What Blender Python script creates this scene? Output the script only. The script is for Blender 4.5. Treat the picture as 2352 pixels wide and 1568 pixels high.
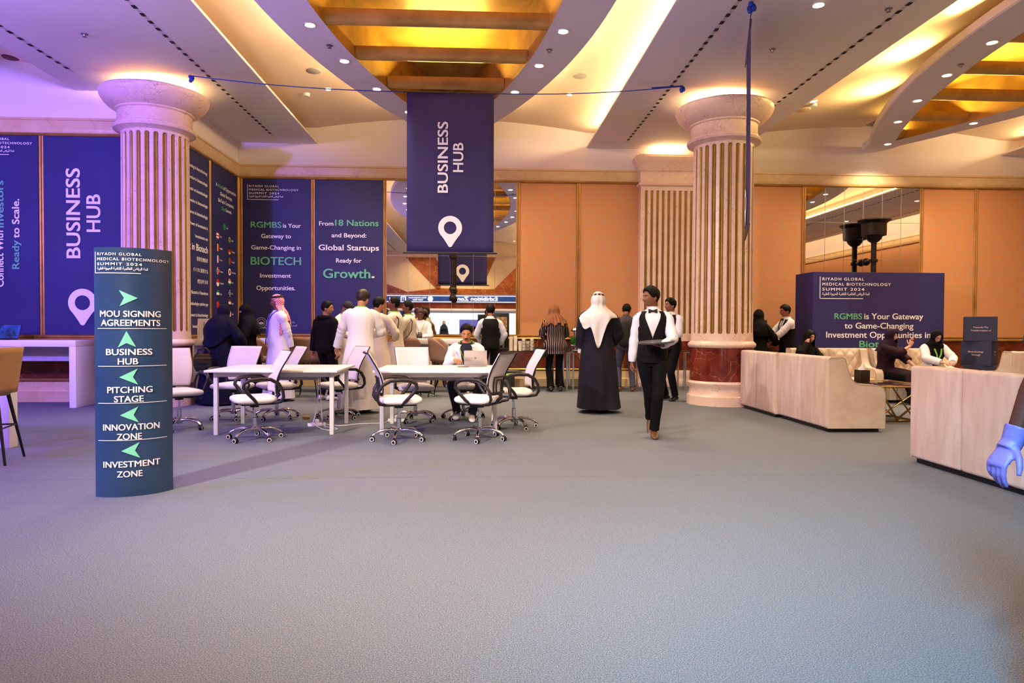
import bpy, bmesh, math, random
from mathutils import Vector, Matrix, noise
random.seed(7)
PI = math.pi
V = Vector
rad = math.radians
for _o in list(bpy.data.objects):
    bpy.data.objects.remove(_o)
SC = bpy.context.scene
COL = SC.collection

# ------------------------------------------------------------------ camera
CAM_Z, FPX = 1.28, 1568.0
YAW, PITCH, ROLL = 0.0491, math.atan(32.0 / 1568), 0.0045
cam_d = bpy.data.cameras.new('camera')
cam_d.sensor_width = 36.0
cam_d.lens = 24.0
cam_d.clip_start = 0.05
cam_d.clip_end = 200
cam = bpy.data.objects.new('camera', cam_d)
COL.objects.link(cam)
CAM_R = (Matrix.Rotation(-YAW, 3, 'Z') @ Matrix.Rotation(PI / 2 - PITCH, 3, 'X') @ Matrix.Rotation(ROLL, 3, 'Z'))
cam.matrix_world = Matrix.Translation((0, 0, CAM_Z)) @ CAM_R.to_4x4()
SC.camera = cam

# ------------------------------------------------------------------ view, world
SC.view_settings.view_transform = 'Standard'
SC.view_settings.look = 'None'
SC.view_settings.gamma = 1.0
SC.view_settings.use_curve_mapping = False
SC.view_settings.exposure = 0.1
SC.cycles.use_denoising = True
SC.cycles.use_light_tree = True
SC.cycles.use_adaptive_sampling = True
SC.cycles.adaptive_threshold = 0.025
SC.cycles.max_bounces = 6
SC.cycles.diffuse_bounces = 4
SC.cycles.glossy_bounces = 3
SC.cycles.transmission_bounces = 3
SC.cycles.caustics_reflective = False
SC.cycles.caustics_refractive = False
SC.cycles.sample_clamp_indirect = 3.0
SC.cycles.blur_glossy = 0.5
world = bpy.data.worlds.new('hall_air')
SC.world = world
world.use_nodes = True
world.node_tree.nodes['Background'].inputs[0].default_value = (0.05, 0.045, 0.06, 1)
world.node_tree.nodes['Background'].inputs[1].default_value = 1.0

# ------------------------------------------------------------------ the room's lamps
CEIL = 5.21
def lamp(name, kind, loc, target, power, color, size=0.3, size_y=None, spot=90, blend=0.8):
    d = bpy.data.lights.new(name, kind)
    d.energy = power
    d.color = color
    o = bpy.data.objects.new(name, d)
    COL.objects.link(o)
    o.location = loc
    o.rotation_euler = (V(target) - V(loc)).to_track_quat('-Z', 'Y').to_euler()
    if kind == 'AREA':
        d.shape = 'RECTANGLE' if size_y else 'DISK'
        d.size = size
        if size_y:
            d.size_y = size_y
    elif kind == 'SPOT':
        d.spot_size = rad(spot)
        d.spot_blend = blend
        d.shadow_soft_size = size
    else:
        d.shadow_soft_size = size
    return o

WARM = (1.0, 0.77, 0.52)
AMBER = (1.0, 0.62, 0.20)
NEUT = (1.0, 0.90, 0.80)
# daylight-white exhibition hall seen through the entrance behind the camera
lamp('hall_lamp', 'AREA', (-1, -9.5, 3.0), (-1, -9.5, 0), 1100, (0.9, 0.95, 1.0), 7.0, 5.0)
# stage heads hanging at the left front and right front of the room, above the frame
lamp('stage_key_lamp', 'SPOT', (-4.6, 1.0, 4.9), (0.9, 7.6, 0.3), 2600, NEUT, 0.12, spot=70)
lamp('stage_key_lamp', 'SPOT', (-0.4, -0.5, 5.0), (0.5, 5.2, 0.0), 3000, (1.0, 0.84, 0.68), 0.25, spot=54, blend=1.0)
lamp('violet_wash_lamp', 'POINT', (-8.8, 6.0, 3.3), (0, 0, 0), 1050, (0.36, 0.22, 1.0), 0.75)
lamp('violet_wash_lamp', 'SPOT', (-5.5, 2.0, 4.9), (-7.2, 11.8, 2.2), 4800, (0.24, 0.14, 1.0), 0.15, spot=60)
lamp('violet_wash_lamp', 'SPOT', (-7.5, 3.0, 4.9), (-4.6, 5.2, 0), 1900, (0.25, 0.10, 1.0), 0.15, spot=75, blend=1.0)
lamp('violet_fill_lamp', 'SPOT', (-7.6, 6.0, 0.4), (-3.9, 6.6, 5.2), 900, (0.42, 0.28, 1.0), 0.4, spot=66, blend=1.0)  # added unseen uplight near the floor, tints and brightens the left ceiling
lamp('cyan_wash_lamp', 'SPOT', (-0.6, -2.4, 4.9), (2.0, 2.3, 0), 4300, (0.12, 0.62, 1.0), 0.7, spot=42, blend=1.0)

# ------------------------------------------------------------------ helpers: photo ray to a point of the room
def ray(u, v):
    return (CAM_R @ V(((u - 1176) / FPX, -(v - 784) / FPX, -1))).normalized()
def PZ(u, v, z=0.0):
    d = ray(u, v)
    t = (z - CAM_Z) / d.z
    return V((d.x * t, d.y * t, z))
def PY(u, v, y):
    d = ray(u, v)
    t = y / d.y
    return V((d.x * t, y, CAM_Z + d.z * t))
def PX(u, v, x):
    d = ray(u, v)
    t = x / d.x
    return V((x, d.y * t, CAM_Z + d.z * t))

# ------------------------------------------------------------------ helpers: materials
def srgb(h):
    h = h.lstrip('#')
    out = []
    for i in (0, 2, 4):
        c = int(h[i:i + 2], 16) / 255
        out.append(c / 12.92 if c <= 0.04045 else ((c + 0.055) / 1.055) ** 2.4)
    return (*out, 1.0)
MATS = {}
class NT:
    def __init__(s, name):
        s.m = bpy.data.materials.new(name)
        s.m.use_nodes = True
        s.t = s.m.node_tree
        s.b = s.t.nodes['Principled BSDF']
    def n(s, typ, **kw):
        nd = s.t.nodes.new(typ)
        for k, v in kw.items():
            if k in nd.inputs:
                nd.inputs[k].default_value = v
            else:
                setattr(nd, k, v)
        return nd
    def l(s, a, b):
        s.t.links.new(a, b)
    def coord(s, scale=(1, 1, 1)):
        tc = s.n('ShaderNodeTexCoord')
        mp = s.n('ShaderNodeMapping')
        mp.inputs['Scale'].default_value = scale
        s.l(tc.outputs['Object'], mp.inputs[0])
        return mp.outputs[0]
    def noise(s, co, scale, detail=3, rough=0.5, dist=0.0):
        nd = s.n('ShaderNodeTexNoise')
        nd.inputs['Scale'].default_value = scale
        nd.inputs['Detail'].default_value = detail
        nd.inputs['Roughness'].default_value = rough
        nd.inputs['Distortion'].default_value = dist
        s.l(co, nd.inputs['Vector'])
        return nd.outputs['Fac']
    def ramp(s, fac, stops):
        r = s.n('ShaderNodeValToRGB')
        e = r.color_ramp.elements
        while len(e) < len(stops):
            e.new(0.5)
        for el, (p, c) in zip(e, stops):
            el.position = p
            el.color = c
        s.l(fac, r.inputs[0])
        return r.outputs[0]
    def math(s, op, a, b=None):
        nd = s.n('ShaderNodeMath', operation=op)
        for i, x in enumerate((a, b)):
            if x is None:
                continue
            if isinstance(x, (int, float)):
                nd.inputs[i].default_value = x
            else:
                s.l(x, nd.inputs[i])
        return nd.outputs[0]
    def mix(s, fac, a, b, mode='MIX'):
        nd = s.n('ShaderNodeMix', data_type='RGBA', blend_type=mode)
        for i, x in ((0, fac), (6, a), (7, b)):
            if isinstance(x, (int, float, tuple)):
                nd.inputs[i].default_value = x
            else:
                s.l(x, nd.inputs[i])
        return nd.outputs[2]
    def bump(s, h, strength=0.2, dist=0.01):
        nd = s.n('ShaderNodeBump')
        nd.inputs['Strength'].default_value = strength
        nd.inputs['Distance'].default_value = dist
        s.l(h, nd.inputs['Height'])
        s.l(nd.outputs[0], s.b.inputs['Normal'])
    def setp(s, rough=0.5, metal=0.0, spec=0.5):
        s.b.inputs['Roughness'].default_value = rough
        s.b.inputs['Metallic'].default_value = metal
        s.b.inputs['Specular IOR Level'].default_value = spec
def M(name, c, rough=0.6, metal=0.0, spec=0.4, var=0.08, scale=6.0, bump=0.0, c2=None, stretch=(1, 1, 1), emit=None, estr=0.0, trans=0.0, alpha=1.0, fold=0.0):
    if name in MATS:
        return MATS[name]
    t = NT(name)
    t.setp(rough, metal, spec)
    c = srgb(c) if isinstance(c, str) else c
    if c2 is None:
        c2 = tuple(min(1, x * (1 - var * 2)) for x in c[:3]) + (1,)
    else:
        c2 = srgb(c2)
    co = t.coord(stretch)
    nz = t.noise(co, scale, 4)
    t.l(t.ramp(nz, [(0.35, c2), (0.65, c)]), t.b.inputs['Base Color'])
    if fold:      # soft creases of hanging cloth
        t.bump(t.noise(t.coord((1, 1, .30)), 7.0, 2, 0.45, 0.4), fold, 0.06)
    elif bump:
        t.bump(t.noise(co, scale * 6, 2), bump, 0.01)
    if emit:
        t.b.inputs['Emission Color'].default_value = srgb(emit) if isinstance(emit, str) else emit
        t.b.inputs['Emission Strength'].default_value = estr
    if trans:
        t.b.inputs['Transmission Weight'].default_value = trans
    if alpha < 1:
        t.b.inputs['Alpha'].default_value = alpha
    MATS[name] = t.m
    return t.m

# ------------------------------------------------------------------ helpers: mesh building
class MB:
    def __init__(s):
        s.v, s.f, s.m = [], [], []
    def add(s, vs, fs, mi=0, mat=None):
        o = len(s.v)
        if mat is not None:
            vs = [mat @ V(p) for p in vs]
        s.v.extend([tuple(p) for p in vs])
        s.f.extend([tuple(i + o for i in f) for f in fs])
        s.m.extend([mi] * len(fs))
        return s
    def join(s, other, mat=None, mi=None):
        o = len(s.v)
        s.v.extend([tuple(mat @ V(p)) if mat is not None else p for p in other.v])
        s.f.extend([tuple(i + o for i in f) for f in other.f])
        s.m.extend(other.m if mi is None else [mi] * len(other.f))
        return s
    def box(s, lo, hi, mi=0, mat=None, bev=0.0, seg=2):
        lo, hi = V(lo), V(hi)
        if bev > 0:
            bm = bmesh.new()
            bmesh.ops.create_cube(bm, size=1)
            for p in bm.verts:
                p.co = V([lo[i] + (p.co[i] + 0.5) * (hi[i] - lo[i]) for i in range(3)])
            bmesh.ops.bevel(bm, geom=bm.edges[:], offset=bev, segments=seg, affect='EDGES', profile=0.5)
            bm.verts.index_update()
            s.add([p.co.copy() for p in bm.verts], [[q.index for q in f.verts] for f in bm.faces], mi, mat)
            bm.free()
            return s
        x0, y0, z0 = lo
        x1, y1, z1 = hi
        return s.add([(x0, y0, z0), (x1, y0, z0), (x1, y1, z0), (x0, y1, z0), (x0, y0, z1), (x1, y0, z1), (x1, y1, z1), (x0, y1, z1)],
                     [(0, 3, 2, 1), (4, 5, 6, 7), (0, 1, 5, 4), (1, 2, 6, 5), (2, 3, 7, 6), (3, 0, 4, 7)], mi, mat)
    def loft(s, rings, cap=True, closed=True, mi=0):
        n = len(rings[0])
        vs = [p for r in rings for p in r]
        fs = []
        for i in range(len(rings) - 1):
            for j in range(n if closed else n - 1):
                k = (j + 1) % n
                fs.append((i * n + j, i * n + k, (i + 1) * n + k, (i + 1) * n + j))
        if cap and closed:
            fs.append(tuple(range(n - 1, -1, -1)))
            fs.append(tuple(range((len(rings) - 1) * n, len(rings) * n)))
        return s.add(vs, fs, mi)
    def tube(s, pts, r, n=8, mi=0, flat=None, cap=True, up=None):
        pts = [V(p) for p in pts]
        rs = r if isinstance(r, (list, tuple)) else [r] * len(pts)
        rings = []
        nrm = None
        for i, p in enumerate(pts):
            t = (pts[min(i + 1, len(pts) - 1)] - pts[max(i - 1, 0)])
            if t.length < 1e-9:
                t = V((0, 0, 1))
            t.normalize()
            if nrm is None:
                a = V(up) if up else (V((0, 0, 1)) if abs(t.z) < 0.9 else V((1, 0, 0)))
                nrm = (a - t * a.dot(t)).normalized()
            else:
                nrm = (nrm - t * nrm.dot(t))
                nrm = nrm.normalized() if nrm.length > 1e-6 else V((1, 0, 0))
            b = t.cross(nrm)
            fl = flat if flat else 1.0
            rings.append([p + nrm * math.cos(2 * PI * k / n) * rs[i] + b * math.sin(2 * PI * k / n) * rs[i] * fl for k in range(n)])
        return s.loft(rings, cap, True, mi)
    def lathe(s, prof, c=(0, 0, 0), n=24, mi=0, cap=True, mat=None):
        rings = [[V((c[0] + r * math.cos(2 * PI * k / n), c[1] + r * math.sin(2 * PI * k / n), c[2] + z)) for k in range(n)] for r, z in prof]
        if mat is not None:
            rings = [[mat @ p for p in q] for q in rings]
        return s.loft(rings, cap, True, mi)
    def ball(s, c, r, n=12, mi=0, mat=None):
        r = r if isinstance(r, (tuple, list)) else (r, r, r)
        c = V(c)
        rings = []
        for i in range(n // 2 + 1):
            ph = -PI / 2 + PI * i / (n // 2)
            q = max(math.cos(ph), 0.02)
            rings.append([V((r[0] * q * math.cos(2 * PI * k / n), r[1] * q * math.sin(2 * PI * k / n), r[2] * math.sin(ph))) for k in range(n)])
        rings = [[(c + (mat @ p if mat is not None else p)) for p in q] for q in rings]
        return s.loft(rings, True, True, mi)
    def prism(s, poly, a, b, mi=0, fn=None):
        # poly: 2-D points; a,b: depth range; fn(x, y, d) -> 3-D point
        fn = fn or (lambda x, y, d: (x, y, d))
        n = len(poly)
        vs = [fn(x, y, a) for x, y in poly] + [fn(x, y, b) for x, y in poly]
        fs = [tuple(range(n - 1, -1, -1)), tuple(range(n, 2 * n))] + [(i, (i + 1) % n, n + (i + 1) % n, n + i) for i in range(n)]
        return s.add(vs, fs, mi)
    def grid(s, fn, nu, nv, mi=0, wrap=False):
        vs = [fn(i / nu, j / nv) for j in range(nv + 1) for i in range(nu + (0 if wrap else 1))]
        w = nu if wrap else nu + 1
        fs = [(j * w + i, j * w + (i + 1) % w, (j + 1) * w + (i + 1) % w, (j + 1) * w + i) for j in range(nv) for i in range(nu)]
        return s.add(vs, fs, mi)

def mk(name, mb, mats, parent=None, smooth=35, loc=None, solid=0.0, sub=0, remesh=0.0, relax=0, fixn=True):
    me = bpy.data.meshes.new(name)
    me.from_pydata(mb.v, [], mb.f)
    if not isinstance(mats, (list, tuple)):
        mats = [mats]
    for q in mats:
        me.materials.append(q)
    if len(mats) > 1:
        me.polygons.foreach_set('material_index', mb.m)
    me.update()
    if fixn:
        bm = bmesh.new()
        bm.from_mesh(me)
        bmesh.ops.recalc_face_normals(bm, faces=bm.faces)
        bm.to_mesh(me)
        bm.free()
    if smooth:
        me.polygons.foreach_set('use_smooth', [True] * len(me.polygons))
        if smooth < 180:
            me.set_sharp_from_angle(angle=rad(smooth))
    o = bpy.data.objects.new(name, me)
    COL.objects.link(o)
    if solid:
        md = o.modifiers.new('thickness', 'SOLIDIFY')
        md.thickness = solid
        md.offset = 0
    if sub:
        md = o.modifiers.new('round', 'SUBSURF')
        md.levels = md.render_levels = sub
    if parent is not None:
        o.parent = parent
    if loc is not None:
        o.location = loc
    return o
def tag(o, label=None, cat=None, group=None, kind=None):
    if label: o['label'] = label
    if cat: o['category'] = cat
    if group: o['group'] = group
    if kind: o['kind'] = kind
    return o
def thing(name, label, cat, loc=(0, 0, 0), rz=0.0, group=None):
    o = bpy.data.objects.new(name, None)
    o.empty_display_size = 0.1
    COL.objects.link(o)
    o.location = loc
    o.rotation_euler = (0, 0, rz)
    return tag(o, label, cat, group)
KIDS = {}
def kids(o):
    return [c for c in bpy.data.objects if c.parent == o]
def copy_tree(o, parent=None):
    c = o.copy()
    COL.objects.link(c)
    if parent is not None:
        c.parent = parent
    for k in kids(o):
        copy_tree(k, c)
    return c
def dup(o, loc, rz, label=None, group=None):
    c = copy_tree(o)
    c.location = loc
    c.rotation_euler = (0, 0, rz)
    tag(c, label, None, group)
    return c
def struct(name, mb, mat, smooth=35, **k):
    return tag(mk(name, mb, mat, None, smooth, **k), kind='structure')

# ------------------------------------------------------------------ helpers: lettering
TXT = {}
def glyphs(s, bold=0.016, spacing=1.0):
    key = (s, bold, spacing)
    if key in TXT:
        return TXT[key]
    cu = bpy.data.curves.new('lettering', 'FONT')
    cu.body = s
    cu.size = 1.0
    cu.space_character = spacing
    cu.resolution_u = 4
    cu.fill_mode = 'FRONT'
    ob = bpy.data.objects.new('lettering', cu)
    me = ob.to_mesh()
    vs = [(p.co.x, p.co.y) for p in me.vertices]
    fs = [tuple(p.vertices) for p in me.polygons]
    ob.to_mesh_clear()
    bpy.data.objects.remove(ob)
    bpy.data.curves.remove(cu)
    x0 = min((p[0] for p in vs), default=0)
    x1 = max((p[0] for p in vs), default=0)
    TXT[key] = (vs, fs, x0, x1)
    return TXT[key]
def lay(mb, vs, fs, fn, bold=0.016, mi=0):
    """letters through fn(a, b) -> 3-D; a heavier weight is the outline laid down four times, each a hair further out"""
    if not vs: return
    c = vs[0]
    p = V(fn(*c))
    n = (V(fn(c[0] + .01, c[1])) - p).cross(V(fn(c[0], c[1] + .01)) - p).normalized()
    for k, (dx, dy) in enumerate(((-bold, -bold * .6), (bold, -bold * .6), (-bold, bold * .6), (bold, bold * .6)) if bold else ((0, 0),)):
        mb.add([V(fn(a + dx, b + dy)) + n * (.0004 * k) for a, b in vs], fs, mi)
CAPH = 0.727   # cap height of the lettering at size 1
def write(mb, s, x, y, cap=0.1, align='c', fn=None, bold=0.016, width=None, rot=False, spacing=1.0, mi=0):
    """letters of cap height `cap` (or fitted to `width`), baseline at (x, y); fn maps sheet (x, y) to the room"""
    vs, fs, x0, x1 = glyphs(s, bold, spacing)
    k = cap / CAPH
    kx = width / (x1 - x0) if width else k
    off = {'l': 0, 'c': 0.5, 'r': 1.0}[align] * (x1 - x0)
    lay(mb, vs, fs, lambda a, b: fn(x + (a - x0 - off) * kx, y + b * k), bold, mi)
    return (x1 - x0) * kx
AR = {'ا': 'FE8D FE8E', 'ب': 'FE8F FE90 FE91 FE92', 'ة': 'FE93 FE94', 'ت': 'FE95 FE96 FE97 FE98', 'ح': 'FEA1 FEA2 FEA3 FEA4',
      'ر': 'FEAD FEAE', 'ز': 'FEAF FEB0', 'ص': 'FEB9 FEBA FEBB FEBC', 'ض': 'FEBD FEBE FEBF FEC0', 'ط': 'FEC1 FEC2 FEC3 FEC4',
      'ع': 'FEC9 FECA FECB FECC', 'ق': 'FED5 FED6 FED7 FED8', 'ل': 'FEDD FEDE FEDF FEE0', 'م': 'FEE1 FEE2 FEE3 FEE4',
      'ن': 'FEE5 FEE6 FEE7 FEE8', 'و': 'FEED FEEE', 'ي': 'FEF1 FEF2 FEF3 FEF4', 'س': 'FEB1 FEB2 FEB3 FEB4', 'ش': 'FEB5 FEB6 FEB7 FEB8', 'ك': 'FED9 FEDA FEDB FEDC'}
def arabic(s):
    out = []
    for w in s.split(' '):
        r = ''
        for i, c in enumerate(w):
            f = AR[c].split()
            prev = i > 0 and len(AR[w[i - 1]].split()) == 4
            nxt = i < len(w) - 1 and len(f) == 4
            r += chr(int(f[{(0, 0): 0, (1, 0): 1, (0, 1): 2, (1, 1): 3}[(int(prev), int(nxt))]], 16))
        out.append(r[::-1])
    return ' '.join(out[::-1])

# ------------------------------------------------------------------ materials of the room
def marble(name, c, vein, c2, vscale=7.0, vw=0.03, rough=0.35, nsc=2.0):
    t = NT(name)
    t.setp(rough, 0, 0.5)
    co = t.coord()
    n1 = t.noise(co, nsc, 5, 0.6)
    base = t.ramp(n1, [(0.3, srgb(c2)), (0.7, srgb(c))])
    wob = t.n('ShaderNodeTexNoise')
    wob.inputs['Scale'].default_value = 4.0
    wob.inputs['Detail'].default_value = 3
    t.l(co, wob.inputs['Vector'])
    sc = t.n('ShaderNodeVectorMath', operation='SCALE')
    sc.inputs['Scale'].default_value = 0.25
    t.l(wob.outputs['Color'], sc.inputs[0])
    ad = t.n('ShaderNodeVectorMath', operation='ADD')
    t.l(co, ad.inputs[0])
    t.l(sc.outputs[0], ad.inputs[1])
    vo = t.n('ShaderNodeTexVoronoi', feature='DISTANCE_TO_EDGE')
    vo.inputs['Scale'].default_value = vscale
    t.l(ad.outputs[0], vo.inputs['Vector'])
    k = t.ramp(vo.outputs['Distance'], [(0.0, (1, 1, 1, 1)), (vw, (0, 0, 0, 1))])
    msk = t.ramp(t.noise(co, 3.0, 2), [(0.4, (0.1, 0.1, 0.1, 1)), (0.65, (0.8, 0.8, 0.8, 1))])
    f = t.mix(1.0, k, msk, 'MULTIPLY')
    t.l(t.mix(f, base, srgb(vein)), t.b.inputs['Base Color'])
    MATS[name] = t.m
    return t.m
M_PINK = marble('rose_marble', 'e6c9b8', '9a6a60', 'd9b7a6', 9.0, 0.035)
M_CREAM = marble('cream_marble', 'd9bd92', 'b08a55', 'c8a878', 2.5, 0.02)
M_RED = marble('red_marble', '7a2e20', 'c08a66', '4a160f', 3.5, 0.018, 0.12, 3.5)
M_BROWN = marble('brown_marble', '7a3c24', 'b07a4c', '4c1e10', 3.0, 0.015, 0.12, 2.5)
M_GOLD = M('gilt_moulding', 'b98a4a', 0.35, 0.55, var=0.12, scale=3)
M_FLUTE = M('gilded_flute', '94702e', 0.42, 0.5, var=0.12, scale=4)
M_PLAST = M('painted_plaster', 'e9dcd6', 0.75, var=0.015, scale=1.5)
M_CEILP = M('ceiling_plaster', 'ece3e2', 0.7, var=0.012, scale=1.2)
M_RECESS = M('recess_plaster', 'e6cdb4', 0.75, var=0.02, scale=1.2)
M_COFFER = M('coffer_gilding', 'd2a654', 0.4, 0.15, var=0.2, scale=2)
M_COFEDGE = M('coffer_edge_wood', '8a5a2c', 0.4, 0.2, var=0.2, scale=2)
M_BLACK = M('matte_black', '0c0c0e', 0.5, var=0.2)
M_WHITE = M('white_laminate', 'eeeaea', 0.4, var=0.01)
M_CHROME = M('chrome', 'd8d8dc', 0.12, 1.0, var=0.02)

def damask():
    t = NT('damask_wall_covering')
    t.setp(0.6, 0.0, 0.3)
    co = t.coord()
    sep = t.n('ShaderNodeSeparateXYZ')
    t.l(co, sep.inputs[0])
    x = t.math('ADD', sep.outputs[0], sep.outputs[1])
    z = sep.outputs[2]
    # ogee lattice with a flowered medallion in every cell
    sway = t.math('MULTIPLY', t.math('SINE', t.math('MULTIPLY', z, 4 * PI / 1.05)), 0.035)
    xs_ = t.math('ADD', x, sway)
    wx = t.math('COSINE', t.math('MULTIPLY', xs_, 2 * PI / 0.62))
    wz = t.math('COSINE', t.math('MULTIPLY', z, 2 * PI / 1.05))
    lat = t.math('MULTIPLY', t.math('ADD', wx, wz), 0.5)
    band = t.math('SUBTRACT', 0.16, t.math('ABSOLUTE', t.math('SUBTRACT', t.math('ABSOLUTE', lat), 0.10)))
    px = t.math('COSINE', t.math('MULTIPLY', xs_, 2 * PI / 0.124))
    pz = t.math('COSINE', t.math('MULTIPLY', z, 2 * PI / 0.15))
    pet = t.math('MULTIPLY', t.math('ADD', px, pz), 0.22)
    med = t.math('SUBTRACT', t.math('ADD', t.math('ABSOLUTE', lat), pet), 0.52)
    s = t.math('ADD', t.math('MAXIMUM', t.math('MULTIPLY', band, 2.0), t.math('MULTIPLY', med, 1.2)), t.math('MULTIPLY', t.math('SUBTRACT', t.noise(co, 24, 3), 0.5), 0.7))
    f = t.ramp(t.math('ADD', t.math('MULTIPLY', s, 0.5), 0.5), [(0.42, (0, 0, 0, 1)), (0.62, (1, 1, 1, 1))])
    wear = t.noise(co, 0.5, 2)
    a = t.mix(wear, srgb('c07c46'), srgb('c88852'))
    t.l(t.mix(f, a, srgb('ba865e')), t.b.inputs['Base Color'])
    return t.m
M_DAMASK = damask()

def carpet():
    t = NT('blue_grey_carpet')
    t.setp(0.95, 0, 0.1)
    co = t.coord()
    n1 = t.noise(co, 190, 3, 0.85)
    n2 = t.noise(co, 42, 3, 0.7)
    n3 = t.noise(co, 1.1, 3, 0.6)
    a = t.ramp(n1, [(0.36, srgb('2c3542')), (0.5, srgb('626b78')), (0.63, srgb('a39d94'))])
    b = t.mix(t.math('MULTIPLY', n2, 0.45), a, srgb('48525f'))
    c = t.mix(t.math('MULTIPLY', n3, 0.25), b, srgb('56606c'))
    # two joins between carpet rolls, running across the hall
    sep = t.n('ShaderNodeSeparateXYZ')
    t.l(co, sep.inputs[0])
    wob = t.math('MULTIPLY', t.math('SUBTRACT', t.noise(co, 3.0, 2), 0.5), 0.03)
    d = t.math('ABSOLUTE', t.math('SUBTRACT', t.math('ADD', sep.outputs[1], wob), 5.83))
    k = t.math('LESS_THAN', d, 0.006)
    gap = t.math('GREATER_THAN', t.noise(co, 9.0, 4), 0.47)
    t.l(t.mix(t.math('MULTIPLY', t.math('MULTIPLY', k, gap), 0.55), c, srgb('38404c')), t.b.inputs['Base Color'])
    t.bump(n1, 0.35, 0.004)
    return t.m
M_CARPET = carpet()

# ------------------------------------------------------------------ floor and walls
XL, XR, YB, YW, YN, XC = -14.0, 16.0, -6.0, 14.95, 11.85, -5.15   # left, right, rear, back wall, nearer left wall, its corner
struct('floor', MB().box((XL - .2, YB - 7.2, -0.12), (XR + .2, YW + .2, 0.0)), M_CARPET, 0)

def wall_slab(mb, a, b, depth):
    """wall from plan point a to b (thickness away from the room, on the left of a->b): marble dado, wall covering, plaster"""
    a, b = V((a[0], a[1], 0)), V((b[0], b[1], 0))
    t = (b - a).normalized()
    n = V((-t.y, t.x, 0)) * depth
    for z0, z1, mi in ((0.0, 0.36, 1), (0.36, 1.06, 2), (1.06, 4.50, 0), (4.50, 5.95, 3)):
        vs = [a, b, b + n, a + n]
        mb.add([V((p.x, p.y, z0)) for p in vs] + [V((p.x, p.y, z1)) for p in vs],
               [(0, 3, 2, 1), (4, 5, 6, 7), (0, 1, 5, 4), (1, 2, 6, 5), (2, 3, 7, 6), (3, 0, 4, 7)], mi)
WM = [M_DAMASK, M_CREAM, M_BROWN, M_PLAST]
mb = MB(); wall_slab(mb, (XC, YW), (XR, YW), .2); struct('wall_back', mb, WM, 0)
mb = MB(); wall_slab(mb, (XL, YN), (XC, YN), .2); struct('wall_left_front', mb, WM, 0)
mb = MB(); wall_slab(mb, (XC, YN + .2), (XC, YW + .2), .2); struct('wall_left_return', mb, WM, 0)
mb = MB(); wall_slab(mb, (XL, YB), (XL, YN), .2); struct('wall_left', mb, WM, 0)
mb = MB(); wall_slab(mb, (XR, YW), (XR, YB), .2); struct('wall_right', mb, WM, 0)

def run_trim(name, a, b, prof, mat, flip=False):
    """moulding of profile (out, z) along a wall from a to b; `out` is into the room (right of a->b)"""
    a, b = V((a[0], a[1], 0)), V((b[0], b[1], 0))
    t = (b - a).normalized()
    n = V((t.y, -t.x, 0))
    rings = [[p + n * o + V((0, 0, z)) for o, z in prof] for p in (a, b)]
    return struct(name, MB().loft(rings), mat, 30)
PR_CORN = [(-.02, 4.49), (.03, 4.49), (.045, 4.52), (.05, 4.56), (.055, 4.69), (.07, 4.70), (.07, 4.735), (-.02, 4.735)]
PR_GOLD = [(0, 4.44), (.03, 4.445), (.045, 4.465), (.03, 4.488), (0, 4.492)]
PR_RAIL = [(0, 1.01), (.03, 1.015), (.05, 1.04), (.03, 1.065), (.025, 1.075), (.045, 1.09), (.045, 1.11), (.02, 1.125), (0, 1.125)]
PR_SKIRT = [(0, .34), (.035, .345), (.045, .365), (.03, .385), (0, .39)]
PR_BASE = [(-.01, 0), (.09, 0), (.09, .16), (.05, .175), (.04, .2), (.04, .33), (-.01, .34)]
k = 0
for a, b in (((XL, YN), (XC, YN)), ((XC, YN), (XC, YW)), ((XC, YW), (XR, YW)), ((XR, YW), (XR, YB))):
    for pr, m in ((PR_CORN, M_CREAM), (PR_GOLD, M_GOLD), (PR_RAIL, M_GOLD), (PR_SKIRT, M_GOLD), (PR_BASE, M_CREAM)):
        k += 1
        run_trim('trim_%d' % k, a, b, pr, m)
# upright gilt bars between the wall panels
def bar(x, y, dx, dy, w=0.036):
    global k
    k += 1
    mb = MB()
    for s in (-1, 1):
        mb.tube([(x + dx * s * .022, y + dy * s * .022, 1.12), (x + dx * s * .022, y + dy * s * .022, 4.45)], .024, 8)
    struct('trim_%d' % k, mb, M_GOLD, 60)
for x in (-5.10, -3.57, -2.03, 0.85, 2.18, 7.24, 9.94, 11.22, 12.6, 14.2):
    bar(x, YW, 1, 0)
for x in (-7.31, -9.2, -11.2):
    bar(x, YN, 1, 0)
for y in (13.39,):
    bar(XC, y, 0, 1)
bar(XC + .02, 14.89, 0, 1)

# ------------------------------------------------------------------ ceiling: three flat bands, vaulted recesses, lens-shaped islands
BANDS = ((-16.2, -12.9), (-6.75, -3.48), (2.35, 5.72), (11.75, 15.0))
BAYS = ((-12.9, -6.75, -9.85), (-3.48, 2.35, -0.55), (5.72, 11.75, 8.67), (15.0, 16.2, 15.6))
EY0, EL, EA, IL, IA = 7.15, 7.75, 2.25, 6.75, 1.58
def eye_out(y):
    t = min(abs(y - EY0) / EL, 1.0)
    if t > 0.92:
        return EA * (1 - 0.92 ** 2) * math.sqrt(max(0.0, 1 - ((t - 0.92) / 0.08) ** 2))
    return EA * (1 - t * t)
def eye_in(y):
    t = min(abs(y - EY0) / IL, 1.0)
    return IA * (1 - t * t)
mb = MB()
for a, b in BANDS:
    a, b = max(a, XL), min(b, XR)
    mb.box((a, YB, CEIL), (b, YW, CEIL + .05), bev=0.02)
struct('ceiling_bands', mb, M_CEILP, 30)
mb = MB()
def rec_z(x, a, b):
    c, h = (a + b) / 2, (b - a) / 2
    return 5.55 + 0.24 * max(0.0, 1 - ((x - c) / h) ** 2)
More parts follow.
